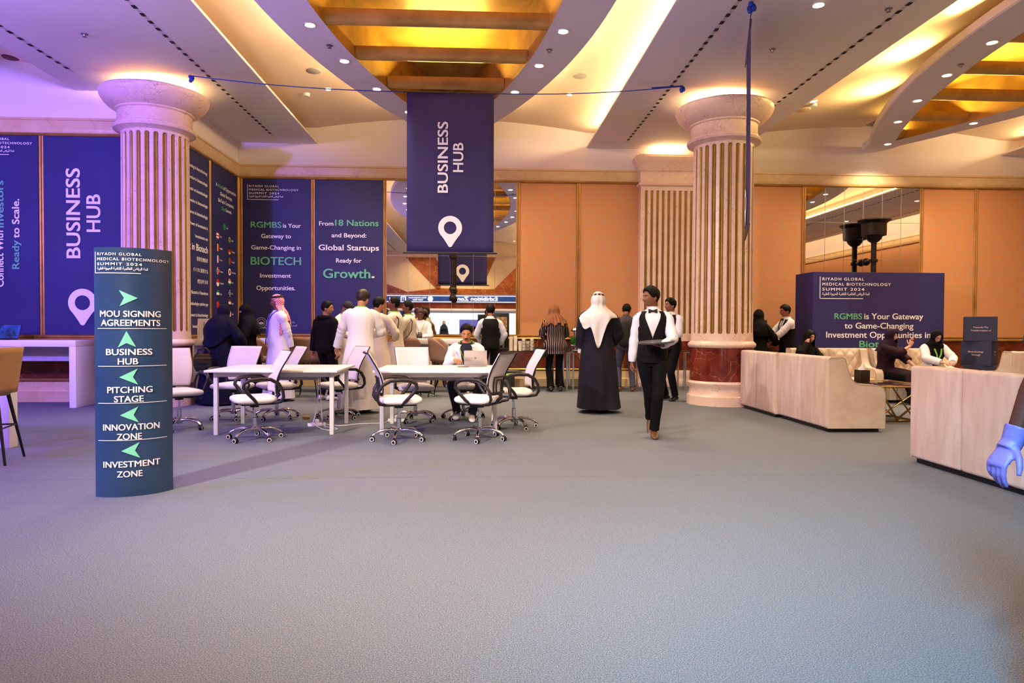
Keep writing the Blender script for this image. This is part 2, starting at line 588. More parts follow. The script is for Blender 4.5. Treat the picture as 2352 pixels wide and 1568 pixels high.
for a, b, c in BAYS:
    a2, b2 = a - .45, b + .45
    nx, ny = 72, 126
    def zf(i): return a2 + (b2 - a2) * i / nx
    vs, fs = [], []
    for j in range(ny + 1):
        y = YB + (YW - YB) * j / ny
        for i in range(nx + 1):
            x = zf(i)
            vs.append((x, y, rec_z(x, a, b)))
    for j in range(ny):
        y = YB + (YW - YB) * (j + .5) / ny
        for i in range(nx):
            x = (zf(i) + zf(i + 1)) / 2
            if abs(x - c) < eye_in(y) + 0.12 and c < 15:
                continue
            q = j * (nx + 1) + i
            fs.append((q, q + 1, q + nx + 2, q + nx + 1))
    mb.add(vs, fs)
    for x in (a2, b2):
        mb.add([(x, YB, CEIL + .04), (x, YW, CEIL + .04), (x, YW, 5.6), (x, YB, 5.6)], [(0, 1, 2, 3)])
struct('ceiling_recess', mb, M_RECESS, 40)

def island(c, name):
    N = 96
    ring, side = MB(), MB()
    for s in (-1, 1):
        o0, o1, o2, i0, i1 = [], [], [], [], []
        for q in range(N + 1):
            t = -math.cos(PI * q / N)
            yo, yi = EY0 + EL * t, EY0 + IL * t
            ao, ai = eye_out(yo), eye_in(yi)
            o0.append((c + s * ao, yo, CEIL + .13))
            o1.append((c + s * ao, yo, CEIL + .02))
            o2.append((c + s * max(ao - .02, 0), yo, CEIL))
            i0.append((c + s * ai, yi, CEIL))
            i1.append((c + s * max(ai - .03, 0), yi, CEIL + .05))
        w = N + 1
        rows = [o0, o1, o2, i0]
        ring.add([p for r in rows for p in r], [(r * w + q, r * w + q + 1, (r + 1) * w + q + 1, (r + 1) * w + q) for r in range(3) for q in range(N)])
        top = [(c + s * (eye_in(p[1]) + .1), p[1], CEIL + .13) for p in i0]
        ring.add(o0 + top, [(q, q + 1, w + q + 1, w + q) for q in range(N)])
        lip = [(p[0], p[1], CEIL - .004) for p in i0]
        wall = [(p[0] + s * .02, p[1], 6.02) for p in i0]
        i1b = [(p[0] - s * .035, p[1], CEIL - .004) for p in i0]
        side.add(lip + wall, [(q, q + 1, w + q + 1, w + q) for q in range(N)], 0)
    struct(name, ring, M_CEILP, 40, fixn=True)
    box = MB()
    box.add([(c - IA - .1, EY0 - IL - .1, 6.0), (c + IA + .1, EY0 - IL - .1, 6.0), (c + IA + .1, EY0 + IL + .1, 6.0), (c - IA - .1, EY0 + IL + .1, 6.0)], [(0, 1, 2, 3)])
    side.join(box)
    struct(name.replace('island', 'coffer'), side, M_COFFER, 60, fixn=False)
island(-0.55, 'ceiling_island_centre')
island(8.67, 'ceiling_island_right')
island(-9.85, 'ceiling_island_left')
# rounded gilt beams across the islands' openings, with lamps on top of every second one
BEAM_Y = [2.02 + 1.18 * i for i in range(11)]
k2 = 0
for c in (-0.55, 8.67, -9.85):
    mb = MB()
    for y in BEAM_Y:
        a = max(eye_in(y), 0.05) + .02
        prof = [(-.12, .18), (-.125, .14), (-.112, .085), (-.075, .04), (0, .02), (.075, .04), (.112, .085), (.125, .14), (.12, .18)]
        mb.loft([[V((c + s * a, y + p, CEIL + z)) for p, z in prof] for s in (-1, 1)])
    k2 += 1
    struct('ceiling_beams_%d' % k2, mb, M_COFFER, 50)
    for i, y in enumerate(BEAM_Y):
        if (i in (2, 4, 6, 8) if c < 5 else i in (2, 4, 6, 8, 9, 10)) and c > -5:
            a = max(eye_in(y), .25)
            lamp('coffer_lamp', 'AREA', (c, y - .04, CEIL + .20), (c, y - .55, 6.0), 80 * a, (1.0, 0.66, 0.14), a * 1.3, 0.08)
# cove lamps: along the band right of the centre, and along the islands' rims
lamp('cove_lamp', 'AREA', (11.94, 4.5, CEIL + .10), (11.2, 4.5, 5.60), 250, (1.0, 0.74, 0.36), 20.0, 0.06)
lamp('cove_lamp', 'AREA', (15.1, 4.5, CEIL + .2), (16.0, 4.5, 5.3), 300, (1.0, 0.74, 0.42), 18.0, 0.06)  # added fill along the last band, brightens the far right wall plaster
lamp('cove_lamp', 'AREA', (2.56, 4.5, CEIL + .10), (1.9, 4.5, 5.60), 250, (1.0, 0.74, 0.36), 20.0, 0.06)
for c, s, p in ((-0.55, -1, 30), (-0.55, 1, 24), (8.67, 1, 26)):
    for q in range(9):
        y = 0.5 + q * 1.55
        a = eye_out(y)
        lamp('cove_lamp', 'AREA', (c + s * (a - .25), y, CEIL + .19), (c + s * (a + .7), y, 5.75), p, (1.0, 0.70, 0.34), 1.5, 0.08)
for y in (5.2, 7.0, 8.8, 10.6, 12.4):
    lamp('cove_lamp', 'AREA', (8.67 - eye_out(y) + .12, y, CEIL + .2), (8.67 - eye_out(y) - .5, y, 5.7), 40, (1.0, 0.72, 0.25), 0.5, 0.10)

# ------------------------------------------------------------------ columns
def flute_mask(q, per, w, z, z0, z1, half):
    """True where the surface is inside a flute: q = angle index within its period"""
    d = abs(q - per / 2) / per
    e = 0.0
    if z > z1 - half: e = (z - (z1 - half)) / half
    elif z < z0 + half: e = ((z0 + half) - z) / half
    if e > 1.001: return False
    return d < w * math.sqrt(max(0.0, 1 - e * e))
def make_column(label):
    t = thing('column', label, 'column')
    base = MB().lathe([(.0, 0), (.57, 0), (.57, .15), (.545, .17), (.525, .24), (.53, .30), (.56, .34), (.565, .37), (.545, .40), (.50, .405)], n=64)
    mk('base', base, M_PINK, t, 35)
    mk('plinth_drum', MB().lathe([(.525, .40), (.525, .965)], n=64), M_RED, t, 60)
    NF, PER = 24, 14
    n = NF * PER
    z0, z1 = 1.19, 4.30
    hf = .036
    zs = [.955, .96, .985, 1.01, 1.035, 1.05, 1.07, 1.185] + [z0 + hf * f for f in (0.0, .03, .1, .2, .35, .55, .78, 1.0)] + [1.6, 2.4, 3.2, 3.9] + [z1 - hf * f for f in (1.0, .78, .55, .35, .2, .1, .03, 0.0)] + [4.305, 4.345]
    prof = {.955: .50, .96: .535, .985: .555, 1.01: .56, 1.035: .55, 1.05: .53, 1.07: .512}
    sh = MB()
    rings = []
    for z in zs:
        r0 = prof.get(z, .505 - .012 * (z - 1.07) / 3.3)
        rg = []
        for q in range(n):
            r = r0
            if z0 - .001 <= z <= z1 + .001 and flute_mask(q % PER + .5, PER, 0.27, z, z0, z1, hf):
                r -= .010 + .022 * math.cos(PI / 2 * min(1, abs(q % PER + .5 - PER / 2) / PER / .27))
            an = 2 * PI * (q + .5) / n
            rg.append(V((r * math.cos(an), r * math.sin(an), z)))
        rings.append(rg)
    sh.loft(rings)
    for fi, f in enumerate(sh.f[:-2]):
        z = sum(sh.v[i][2] for i in f) / 4
        rr = [math.hypot(sh.v[i][0], sh.v[i][1]) for i in f]
        lim = .505 - .012 * (z - 1.07) / 3.3 - .008
        if z0 < z < z1 and sum(1 for r in rr if r < lim) >= 3:
            sh.m[fi] = 1
    mk('shaft', sh, [M_PINK, M_FLUTE], t, 25)
    cap = MB().lathe([(.49, 4.335), (.50, 4.345), (.545, 4.36), (.60, 4.385), (.61, 4.41), (.60, 4.435), (.585, 4.44), (.585, 4.455), (.56, 4.47), (.55, 4.49), (.545, 4.66),
                      (.555, 4.67), (.575, 4.68), (.575, 4.70), (.60, 4.71), (.68, 4.755), (.745, 4.82), (.785, 4.885), (.80, 4.93), (.80, 4.96), (.785, 4.985), (.70, 4.99), (.66, 4.99), (.655, 5.03), (.60, 5.05), (.55, 5.05), (.52, 4.98), (.45, 4.94), (0.01, 4.94)], n=64)
    mk('capital', cap, M_PINK, t, 30)
    mk('uplight_bowl', MB().lathe([(.12, 4.945), (.14, 4.95), (.14, 4.99), (.12, 4.99), (.01, 4.985)], n=24), M('lamp_glow', 'fff2d0', emit='ffe0a0', estr=12), t, 40)
    return t
colr = make_column('round fluted marble column with red marble foot, beside the cream sofas')
colr.location = (4.14, 11.45, 0)
coll = dup(colr, (-5.22, 11.36, 0), 0.05, 'round fluted marble column behind the curved directory sign', None)
for x, y in ((4.14, 11.45), (-5.22, 11.36)):
    lamp('column_uplight', 'AREA', (x, y, 5.02), (x, y + .12, 5.3), 110, (1.0, 0.66, 0.30), 0.42)

# pilaster on the back wall
t = thing('pilaster', 'flat fluted pilaster on back wall, left of the right-hand column', 'pilaster', (4.14, YW, 0))
hw = .62
mk('base', MB().box((-hw - .03, -.26, 0), (hw + .03, 0, .17), bev=.01).box((-hw, -.22, .17), (hw, 0, .36), bev=.01), M_PINK, t)
mk('plinth_drum', MB().box((-hw, -.2, .36), (hw, 0, 1.0)), M_RED, t)
sh = MB()
NF, per, NQ = 9, 1.12 / 9, 12
xs = [-hw, -.56] + [-.56 + per * (f + (q + .5) / NQ) for f in range(NF) for q in range(NQ)] + [.56, hw]
zs = [1.0, 1.12] + [1.16 + .036 * f for f in (0.0, .12, .35, .65, 1.0)] + [2.5] + [4.28 - .036 * f for f in (1.0, .65, .35, .12, 0.0)] + [4.29, 4.36]
vs = []
for z in zs:
    for i, x in enumerate(xs):
        inn = 2 <= i < len(xs) - 2 and 1.159 < z < 4.281 and flute_mask((i - 2) % NQ + .5, NQ, .29, z, 1.16, 4.28, .036)
        vs.append((x, -.19 + (.022 if inn else 0), z))
w = len(xs)
fs, ms = [], []
for j in range(len(zs) - 1):
    for i in range(w - 1):
        f = (j * w + i, j * w + i + 1, (j + 1) * w + i + 1, (j + 1) * w + i)
        fs.append(f)
        ms.append(1 if sum(1 for q in f if vs[q][1] > -.18) >= 3 else 0)
sh.add(vs, fs)
sh.m = ms
sh.box((-hw, -.15, 1.0), (hw, 0, 4.36))
mk('shaft', sh, [M_PINK, M_FLUTE], t, 25, fixn=False)
cp = MB()
prof = [(0, 4.36), (.02, 4.37), (.05, 4.39), (.055, 4.42), (.035, 4.44), (.015, 4.45), (.015, 4.66), (.03, 4.69), (.05, 4.70), (.07, 4.76), (.13, 4.86), (.16, 4.93), (.16, 4.98), (.14, 5.0), (.05, 5.0), (.05, 5.05)]
cp.loft([[V(p) for p in ((-hw - o, -.19 - o, z), (hw + o, -.19 - o, z), (hw + o, 0, z), (-hw - o, 0, z))] for o, z in prof])
mk('capital', cp, M_PINK, t, 25)
lamp('pilaster_uplight', 'AREA', (4.14, YW - .17, 5.08), (4.14, YW - .17, 5.3), 12, (1.0, 0.66, 0.28), 0.7, 0.12)

# ------------------------------------------------------------------ ceiling fittings
M_LAMP = M('downlight_glass', 'fff4e2', emit='ffe9c8', estr=14)
M_RIM = M('downlight_rim', 'e8e4e0', 0.3, 0.3)
M_VENT = M('slot_black', '08080a', 0.7)
def make_downlight(label):
    t = thing('downlight', label, 'downlight', group='recessed downlights in the ceiling')
    mk('rim', MB().lathe([(.066, .004), (.068, -.006), (.088, -.010), (.092, .002)], n=28, cap=False), M_RIM, t, 40)
    mk('lamp_face', MB().lathe([(.001, .0), (.05, -.004), (.067, 0.002)], n=24, cap=False), M_LAMP, t, 40)
    return t
DL = []
ordn = ['first', 'second', 'third', 'fourth', 'fifth', 'sixth', 'seventh', 'eighth', 'ninth', 'tenth', 'eleventh']
for c, nm in ((-0.55, 'central'), (8.67, 'right-hand'), (-9.85, 'left-hand')):
    for s, sd in ((-1, 'left'), (1, 'right')):
        ys = [0.9, 2.05, 3.2, 4.35, 5.5, 6.75, 7.9, 9.1, 10.3, 11.47, 12.65]
        for i, y in enumerate(ys):
            x = c + s * (eye_in(y) + .21 + (.04 if y < 9 else 0))
            DL.append((x, y, 'recessed downlight, %s from the back along %s rim of %s ceiling island' % (ordn[len(ys) - 1 - i], sd, nm), s))
    DL.append((c, 14.18, 'recessed downlight in the tip of the %s ceiling island by the back wall' % nm, 0))
DL += [(-2.80, 12.81, 'recessed downlight in the sunken ceiling left of the central banner', 0), (1.71, 12.79, 'recessed downlight in the sunken ceiling right of the central banner', 0),
       (4.11, 8.18, 'recessed downlight in the flat ceiling band in front of the right column', 0), (10.6, 13.1, 'recessed downlight in the sunken ceiling at far right', 0),
       (6.4, 12.9, 'recessed downlight in the sunken ceiling right of the right column', 0), (4.1, 3.2, 'recessed downlight in the flat ceiling band nearest the rear', 0), (-5.1, 3.4, 'recessed downlight in the left flat ceiling band', 0)]
DL += [(13.4, y, 'added downlight in the far right ceiling band, put in to brighten the mirror', 0) for y in (-2.5, 1.5, 5.5, 9.5)]  # added fittings, there to brighten the side the right mirror reflects
DL += [(x, -4.6, 'added downlight by the rear marble wall, put in to brighten its reflection', 0) for x in (-2.9, -.55, 1.8)]  # added fittings, there to warm and brighten the rear marble
d0 = make_downlight(DL[0][2])
for i, (x, y, lb, s) in enumerate(DL):   # every fitting is a thing; every second one also carries a light
    o = d0 if i == 0 else dup(d0, (0, 0, 0), 0, lb)
    z = CEIL
    for a, b, c in BAYS:
        if a < x < b and abs(x - c) > eye_out(y):
            z = rec_z(x, a, b)
    o.location = (x, y, z)
    if x > -7 and (i % 2 == 0 or s == 0):
        lamp('downlight_lamp', 'SPOT', (x, y, z - .02), (x, y, 0), 620 if (y > 12.7 and s == 0) else 420 if x > 12 else 320 if y > 6.5 else 60 if y > 1.5 else 700 if y < -4 else 460, WARM, 0.07, spot=135, blend=1.0)

def disc_thing(name, label, cat, x, y, r, h, mat, group=None, z=None):
    z = CEIL if z is None else z
    for a, b, c in BAYS:
        if a < x < b and abs(x - c) > eye_out(y):
            z = rec_z(x, a, b)
    t = tag(mk(name, MB().lathe([(.001, .01), (r, .01), (r, -h * .5), (r * .85, -h), (.001, -h)], n=28), mat, None, 35, (x, y, z)), label, cat, group)
    return t
M_GRILLE = M('speaker_grille_grey', 'a9a29c', 0.6)
disc_thing('ceiling_speaker', 'grey round ceiling speaker left of the central island', 'speaker', -2.83, 11.89, .13, .02, M_GRILLE)
disc_thing('ceiling_speaker', 'grey round ceiling speaker right of the central island', 'speaker', 1.74, 11.83, .13, .02, M_GRILLE)
p = PZ(2178, 27, 5.65); disc_thing('ceiling_speaker', 'cream round ceiling speaker at top right near the glowing cove', 'speaker', p.x, p.y, .16, .02, M_RECESS)
p = PZ(1845, 252, 5.65); disc_thing('ceiling_speaker', 'cream round ceiling speaker right of the right column', 'speaker', p.x, p.y, .14, .02, M_RECESS)
p = PZ(24, 135, 5.65); disc_thing('ceiling_speaker', 'dark red round ceiling disc at far left', 'speaker', p.x, p.y, .12, .02, M('dark_red_disc', '5a1010', 0.5))
p = PZ(703, 202, 5.7); disc_thing('smoke_detector', 'white smoke detector left of the central island', 'smoke detector', p.x, p.y, .07, .05, M_WHITE)
p = PZ(1868, 240, 5.65); disc_thing('smoke_detector', 'white smoke detector right of the right column', 'smoke detector', p.x, p.y, .07, .05, M_WHITE)
M_STEEL = M('brushed_steel', 'a8a4a4', 0.3, 0.9)
for u, v, lb in ((194, 78, 'small sprinkler head in left ceiling band'), (757, 104, 'small sprinkler head in left rim of the central island'), (1262, 114, 'small sprinkler head in right rim of the central island'),
                 (1774, 113, 'small sprinkler head above the right column'), (2041, 20, 'small round sensor in right ceiling band at top'), (2207, 148, 'small sprinkler head in the right-hand island')):
    p = PZ(u, v, CEIL)
    tag(mk('sprinkler', MB().lathe([(.001, .0), (.045, 0), (.045, -.008), (.02, -.012), (.015, -.035), (.03, -.04), (.001, -.042)], n=16), M_STEEL, None, 40, (p.x, p.y, CEIL)), lb, 'sprinkler', 'sprinkler heads')
for x, lb in ((-6.29, 'dashed black air slot along left edge of left ceiling band'), (-4.25, 'dashed black air slot in left ceiling band right of the left column'), (3.11, 'dashed black air slot in ceiling band left of the right column'),
              (5.18, 'dashed black air slot in ceiling band right of the right column'), (12.4, 'dashed black air slot in the far right ceiling band'), (14.5, 'dashed black air slot nearest the right wall')):
    mb = MB()
    y1 = 11.0 if x < -6 else 14.4
    mb.box((x - .022, YB + .5, CEIL - .002), (x + .022, y1, CEIL - .0005), 1)
    y = YB + .6
    i = 0
    while y < y1 - .1:
        i += 1
        mb.box((x - .026, y, CEIL - .006), (x + .026, y + .085, CEIL - .0021), 0)
        y += .21
    tag(mk('air_slot', mb, [M_VENT, M('slot_grey', 'd2c8c5', 0.6)], None, 0), lb, 'air vent')

# ------------------------------------------------------------------ wall mirrors
M_MIRROR = M('silvered_mirror', 'e9e4de', 0.015, 1.0, var=0.0)
M_SEAM = M('mirror_joint', '9a8f86', 0.3, 0.6)
def mirror(x0, x1, label):
    t = thing('mirror', label, 'mirror', ((x0 + x1) / 2, YW - .012, 0))
    hw = (x1 - x0) / 2
    mk('mirror_glass', MB().box((-hw, -.006, 1.13), (hw, .006, 4.44)), M_MIRROR, t, 0)
    mb = MB()
    for i in range(1, 6):
        x = -hw + 2 * hw * i / 6
        mb.box((x - .004, -.009, 1.13), (x + .004, -.005, 4.44))
    for z in (2.0, 2.83, 3.66):
        mb.box((-hw, -.009, z - .004), (hw, -.005, z + .004))
    mk('joint_lines', mb, M_SEAM, t, 0)
    return t
mirror(-2.0, .82, 'tall tiled wall mirror behind the central hanging banner')
mirror(7.28, 9.90, 'tall tiled wall mirror behind the torch sconce at right')

# torch sconces standing off the mirrors
M_BRONZE = M('dark_bronze', '2a2018', 0.45, 0.5, var=0.3, scale=12)
def sconce(x, label):
    t = thing('torch_sconce', label, 'wall sconce', (x, YW - .40, 0))
    mk('bowl', MB().lathe([(.33, 3.665), (.335, 3.64), (.30, 3.62), (.27, 3.60), (.25, 3.58), (.25, 3.42), (.245, 3.32), (.17, 3.30), (.15, 3.25), (.11, 3.20), (.06, 3.165), (.055, 3.13)][::-1] + [(.31, 3.665), (.25, 3.64), (.01, 3.63)], n=36), M_BRONZE, t, 30)
    mk('pole', MB().lathe([(.06, 2.08), (.056, 2.2), (.056, 3.15)], n=20), M_BRONZE, t, 40)
    mk('collar', MB().lathe([(.075, 2.74), (.085, 2.75), (.085, 2.80), (.075, 2.81)], n=20).lathe([(.07, 2.07), (.085, 2.08), (.07, 2.12), (.06, 2.13)], n=20), M_BRONZE, t, 40)
    mk('finial', MB().lathe([(.06, 2.08), (.065, 2.04), (.04, 2.0), (.045, 1.97)], n=20).ball((0, 0, 1.90), .08, 16), M_BRONZE, t, 40)
    mk('wall_arm', MB().tube([(0, 0, 2.775), (0, .375, 2.775)], .025, 10).ball((0, .285, 2.775), .085, 16), M_BRONZE, t, 50)
    return t
sconce(-.55, 'dark bronze torch sconce hanging behind the central banner')
sconce(8.62, 'dark bronze torch sconce above the blue display wall')

# ------------------------------------------------------------------ rear wall with the exhibition entrance (seen in the mirrors)
M_WCREAM = marble('honey_marble', 'ead2a0', 'b99458', 'e0c48c', 1.6, 0.015, 0.25)
M_WBROWN = marble('rust_marble', 'a85c2a', 'd8a860', '7a3c1a', 2.6, 0.03, 0.2)
OX0, OX1 = -3.6, 2.6     # entrance opening
mb = MB()
mb.box((XL, YB - .2, 0), (OX0, YB, 5.95), 0)
mb.box((OX1, YB - .2, 0), (XR, YB, 5.95), 0)
mb.box((OX0, YB - .2, 2.05), (OX1, YB, 5.95), 0)
struct('wall_rear', mb, M_WCREAM, 0)
def rp(u, v):
    """photo pixel seen in the mirror -> point of the rear wall"""
    d = ray(u, v)
    t = (2 * YW - YB) / d.y
    return (d.x * t, CAM_Z + d.z * t)
mb = MB()
for poly in ([(932, 591), (1000, 591), (1012, 612), (1012, 664), (1003, 664), (986, 646)], [(1118, 591), (1139, 591), (1118, 636)], [(1200, 605), (1182, 617), (1135, 664), (1118, 664), (1118, 678), (1200, 678)],
             [(889, 652), (936, 670), (986, 664), (1012, 662), (1118, 664), (1118, 678), (889, 678)], [(1270, 591), (1330, 591), (1250, 660), (1230, 655)], [(800, 591), (850, 591), (888, 640), (870, 660)]):
    mb.prism([rp(u, v) for u, v in poly], YB + .001, YB + .02, 0, lambda x, y, d: (x, d, y))
struct('trim_zigzag', mb, M_WBROWN, 0)
t = thing('entrance_fascia', 'glowing blue sign band over the entrance reading Exhibition Zone, seen in the mirror', 'sign', (0, YB + .02, 0))
mk('light_box', MB().box((-5.2, 0, 2.56), (3.6, .22, 2.95), bev=.02), M('sign_blue', '1d3f7c', 0.3, emit='2456a8', estr=0.35), t)
M_SIGNW = M('sign_white_light', 'ffffff', emit='eaf4ff', estr=1.7)
mk('light_strip', MB().box((-5.2, .20, 2.90), (3.6, .235, 2.925)).box((-5.2, .20, 2.585), (3.6, .235, 2.61)), M_SIGNW, t, 0)
mb = MB()
fnr = lambda x, y: (-x, .236, y)
write(mb, 'Exhibition Zone', .15, 2.67, .20, 'c', fnr, width=2.25)
mk('lettering', mb, M_SIGNW, t, 0)
mb = MB()
write(mb, 'Ministry of National Guard', 3.15, 2.78, .06, 'c', fnr)
write(mb, 'Health Affairs', 3.15, 2.67, .07, 'c', fnr)
write(mb, arabic('الصحة'), 4.45, 2.72, .09, 'c', fnr)
mk('lettering', mb, M_SIGNW, t, 0)
mk('emblem', MB().lathe([(.08, 0), (.13, 0), (.13, .01), (.08, .01)], n=24, mat=Matrix.Translation((-2.50, .236, 2.75)) @ Matrix.Rotation(-PI / 2, 4, 'X')).box((-4.02, .236, 2.65), (-3.98, .24, 2.85)).box((-3.8, .236, 2.65), (-3.76, .24, 2.85)).box((-4.0, .236, 2.83), (-3.78, .24, 2.86)).box((-3.9, .236, 2.68), (-3.88, .24, 2.8)), M_SIGNW, t, 0)
struct('trim_dark_band', MB().box((-5.4, YB, 2.24), (3.8, YB + .2, 2.555)), M_BROWN, 0)
mb = MB()
mb.loft([[V((x, YB, 2.02)), V((x, YB + .45, 2.06)), V((x, YB + .62, 2.12)), V((x, YB + .62, 2.18)), V((x, YB + .4, 2.24)), V((x, YB, 2.24))] for x in (-5.4, 3.8)])
struct('trim_entrance_canopy', mb, M_CEILP, 40)
# the white hall beyond
HY = YB - 7
struct('wall_hall', MB().box((-8, HY - .1, 0), (7, HY, 3.4)).box((-8.1, HY, 0), (-8, YB - .2, 3.4)).box((7, HY, 0), (7.1, YB - .2, 3.4)).box((-8, HY, 3.3), (7, YB - .2, 3.4)), M('hall_white', 'f2f2f2', 0.7, var=0.01), 0)
tag(mk('partition_panel', MB().box((-1.75, -.04, 0), (-.65, .04, 1.75)), M('panel_indigo', '3a3478', 0.5), None, 0, (.6, HY + 2.2, 0)), 'indigo partition panel standing in the white hall beyond the entrance', 'panel')
tag(mk('black_cabinet', MB().box((-.3, -.3, 0), (.3, .3, 1.42), bev=.02), M_BLACK, None, 30, (-2.75, YB + .9, 0)), 'black cabinet at one side of the entrance, seen in the mirror', 'cabinet')
tag(mk('black_cabinet', MB().box((-.65, -.2, 0), (.65, .2, 1.95), bev=.02), M_BLACK, None, 30, (.6, YB + .7, 0)), 'wide black screen cabinet at the entrance, seen in the mirror', 'cabinet')
tag(mk('blue_totem', MB().box((-.2, -.1, 0), (.2, .1, 1.55), bev=.02), M('totem_blue', '8fb4ee', 0.4, emit='9cc4ff', estr=0.5), None, 30, (-3.35, YB + .4, 0)), 'pale blue lit totem at the entrance, seen in the mirror', 'sign')

HALL_FOLK = ((-2.0, HY + 2.6), (.9, HY + 1.6))

# ------------------------------------------------------------------ hanging banners
M_NAVY = M('printed_navy_cloth', '353062', 0.75, var=0.05, scale=1.3, c2='2d2a5a', spec=0.2)
M_INDIGO = M('printed_indigo_vinyl', '282a5e', 0.55, var=0.05, scale=0.9, c2='232552', spec=0.3)
M_INK = M('white_ink', 'f4eef2', 0.6, var=0.0)
M_GREEN = M('green_ink', '63b58c', 0.6, var=0.0)
M_POLE = M('grey_tube', '3a3540', 0.4, 0.3)
M_ROPE = M('blue_rope', '2540a8', 0.7)
def pin_shape(n=40):
    """map-pin outline and hole, unit radius, centre at 0,0, tip at about -1.6"""
    out = []
    a0 = rad(-38)
    for i in range(n + 1):
        a = a0 + (PI - 2 * a0) * i / n
        out.append((math.cos(a), math.sin(a)))
    for i in range(1, 6):
        f = i / 6
        out.append((-math.cos(a0) + (math.cos(a0) - .17) * f ** .9, math.sin(a0) + (-1.50 - math.sin(a0)) * f))
    for i in range(5):
        a = PI + .6 + (PI - 1.2) * i / 4
        out.append((.18 * math.cos(a), -1.46 + .16 * math.sin(a)))
    for i in range(5, 0, -1):
        f = i / 6
        out.append((math.cos(a0) + (-math.cos(a0) + .17) * f ** .9, math.sin(a0) + (-1.50 - math.sin(a0)) * f))
    return out
def pin(mb, cx, cy, r, fn, hole=.53):
    o = pin_shape()
    n = len(o)
    h = []
    for x, y in o:
        a = math.atan2(y, x)
        h.append((hole * math.cos(a), hole * math.sin(a)))
    vs = [fn(cx + r * x, cy + r * y) for x, y in o] + [fn(cx + r * x, cy + r * y) for x, y in h]
    mb.add(vs, [(i, (i + 1) % n, n + (i + 1) % n, n + i) for i in range(n)])
def knot(mb, p, r=.03):
    for i in range(5):
        mb.ball((p[0] + (i % 2 - .5) * r, p[1] + (i % 3 - 1) * r * .6, p[2] - i * r * .5), r, 8)
def hang_banner(label, loc, rz, side):
    W, H = 1.36, 2.50
    t = thing('hanging_banner', label, 'banner', loc, rz)
    def cl(u, v):
        x, z = (u - .5) * W, -H * v
        return V((x, .008 * math.sin(6 * u + 3 * v), z))
    mb = MB().grid(cl, 12, 20)
    mk('banner_cloth', mb, M_NAVY, t, 60, solid=.006)
    fronts = ((1, -1), (-1, 1)) if side == 2 else ((1, -1),)
    for s, yy in fronts:
        fn = lambda x, y, s=s, yy=yy: (s * x, yy * .014 + .008 * math.sin(6 * (s * x / W + .5) - 3 * y / H), y)
        for word, bx, ln in (('BUSINESS', -.04, 1.10), ('HUB', .20, .45)):
            mb = MB()
            vs, fs, x0, x1 = glyphs(word, .016)
            k = .165 / CAPH
            kl = ln / (x1 - x0)
            yb = -1.56 if word == 'BUSINESS' else -1.235
            lay(mb, vs, fs, lambda a, b: fn(bx - b * k, yb + (a - x0) * kl))
            mk('lettering', mb, M_INK, t, 0)
    mb = MB()
    for s, yy in fronts:
        fn = lambda x, y, s=s, yy=yy: (s * x, yy * .014 + .008 * math.sin(6 * (s * x / W + .5) - 3 * y / H), y)
        pin(mb, .0, -2.11, .186, fn)
    mk('pin_symbol', mb, M_INK, t, 0)
    mk('top_pole', MB().tube([(-W / 2 - .05, 0, 0), (W / 2 + .05, 0, 0)], .012, 10), M_POLE, t, 60)
    mk('bottom_pole', MB().tube([(-W / 2 - .06, 0, -H), (W / 2 + .06, 0, -H)], .018, 10), M_POLE, t, 60)
    return t
hang_banner('navy hanging banner reading BUSINESS HUB facing the camera, over the tables', (-.45, 10.8, 4.95), 0, 2)
p0, p1 = V((3.285, 8.19, 0)), V((3.845, 9.75, 0))
pm = (p0 + p1) / 2
an = math.atan2(p1.y - p0.y, p1.x - p0.x)
hb = hang_banner('navy hanging banner turned edge-on in front of the right column', (pm.x, pm.y, 5.06), an - PI, 2)
mb = MB()
a, b, c, d = V((-4.47, 10.93, 5.17)), V((-1.15, 10.8, 4.95)), V((.25, 10.8, 4.95)), V((3.26, 10.91, 5.17))
for q, r in ((a, b), (c, d)):
    mb.tube([q + (r - q) * (i / 10) - V((0, 0, .05)) * (4 * (i / 10) * (1 - i / 10)) for i in range(11)], .008, 6)
knot(mb, a + V((0, 0, -.02)))
knot(mb, d + V((0, 0, -.02)))
mb.tube([d, d + V((-.5, 0, -.04))], .014, 6)
tag(mk('banner_rope', mb, M_ROPE, None, 60), 'blue rope stretched across the ceiling holding the central banner', 'rope')
mb = MB()
q = V((3.26, 8.12, 5.16))
knot(mb, q, .035)
mb.tube([q, V((3.27, 8.16, 5.06))], .008, 6)
mb.tube([q, V((3.84, 9.78, 5.06))], .007, 6)
tag(mk('banner_rope', mb, M_ROPE, None, 60), 'blue rope knotted to the ceiling above the edge-on banner', 'rope')

# ------------------------------------------------------------------ printed wall banners
SIZES = dict()
def lerp(a, b, t): return a + (b - a) * t
def logo(mb, x, y, W, fn):
    k = W / 385.0
    for s, w, dy in (('RIYADH GLOBAL', 233, 0), ('MEDICAL BIOTECHNOLOGY', 385, -28), ('SUMMIT 2024', 235, -56)):
        write(mb, s, x, y + dy * k, 16 * k, 'l', fn, bold=.018, width=w * k, spacing=1.25)
    write(mb, arabic('قمة الرياض العالمية للتقنية الحيوية الطبية'), x, y - 80 * k, 15 * k, 'l', fn, width=265 * k)
    for (x0, y0, x1, y1) in ((-15, -101, -11, 20), (-15, -101, 230, -97)):
        for q in range(12):
            xa, xb = x0 + (x1 - x0) * q / 12, x0 + (x1 - x0) * (q + 1) / 12
            mb.add([fn(x + a * k, y + b * k) for a, b in ((xa, y0), (xb, y0), (xb, y1), (xa, y1))], [(0, 1, 2, 3)])
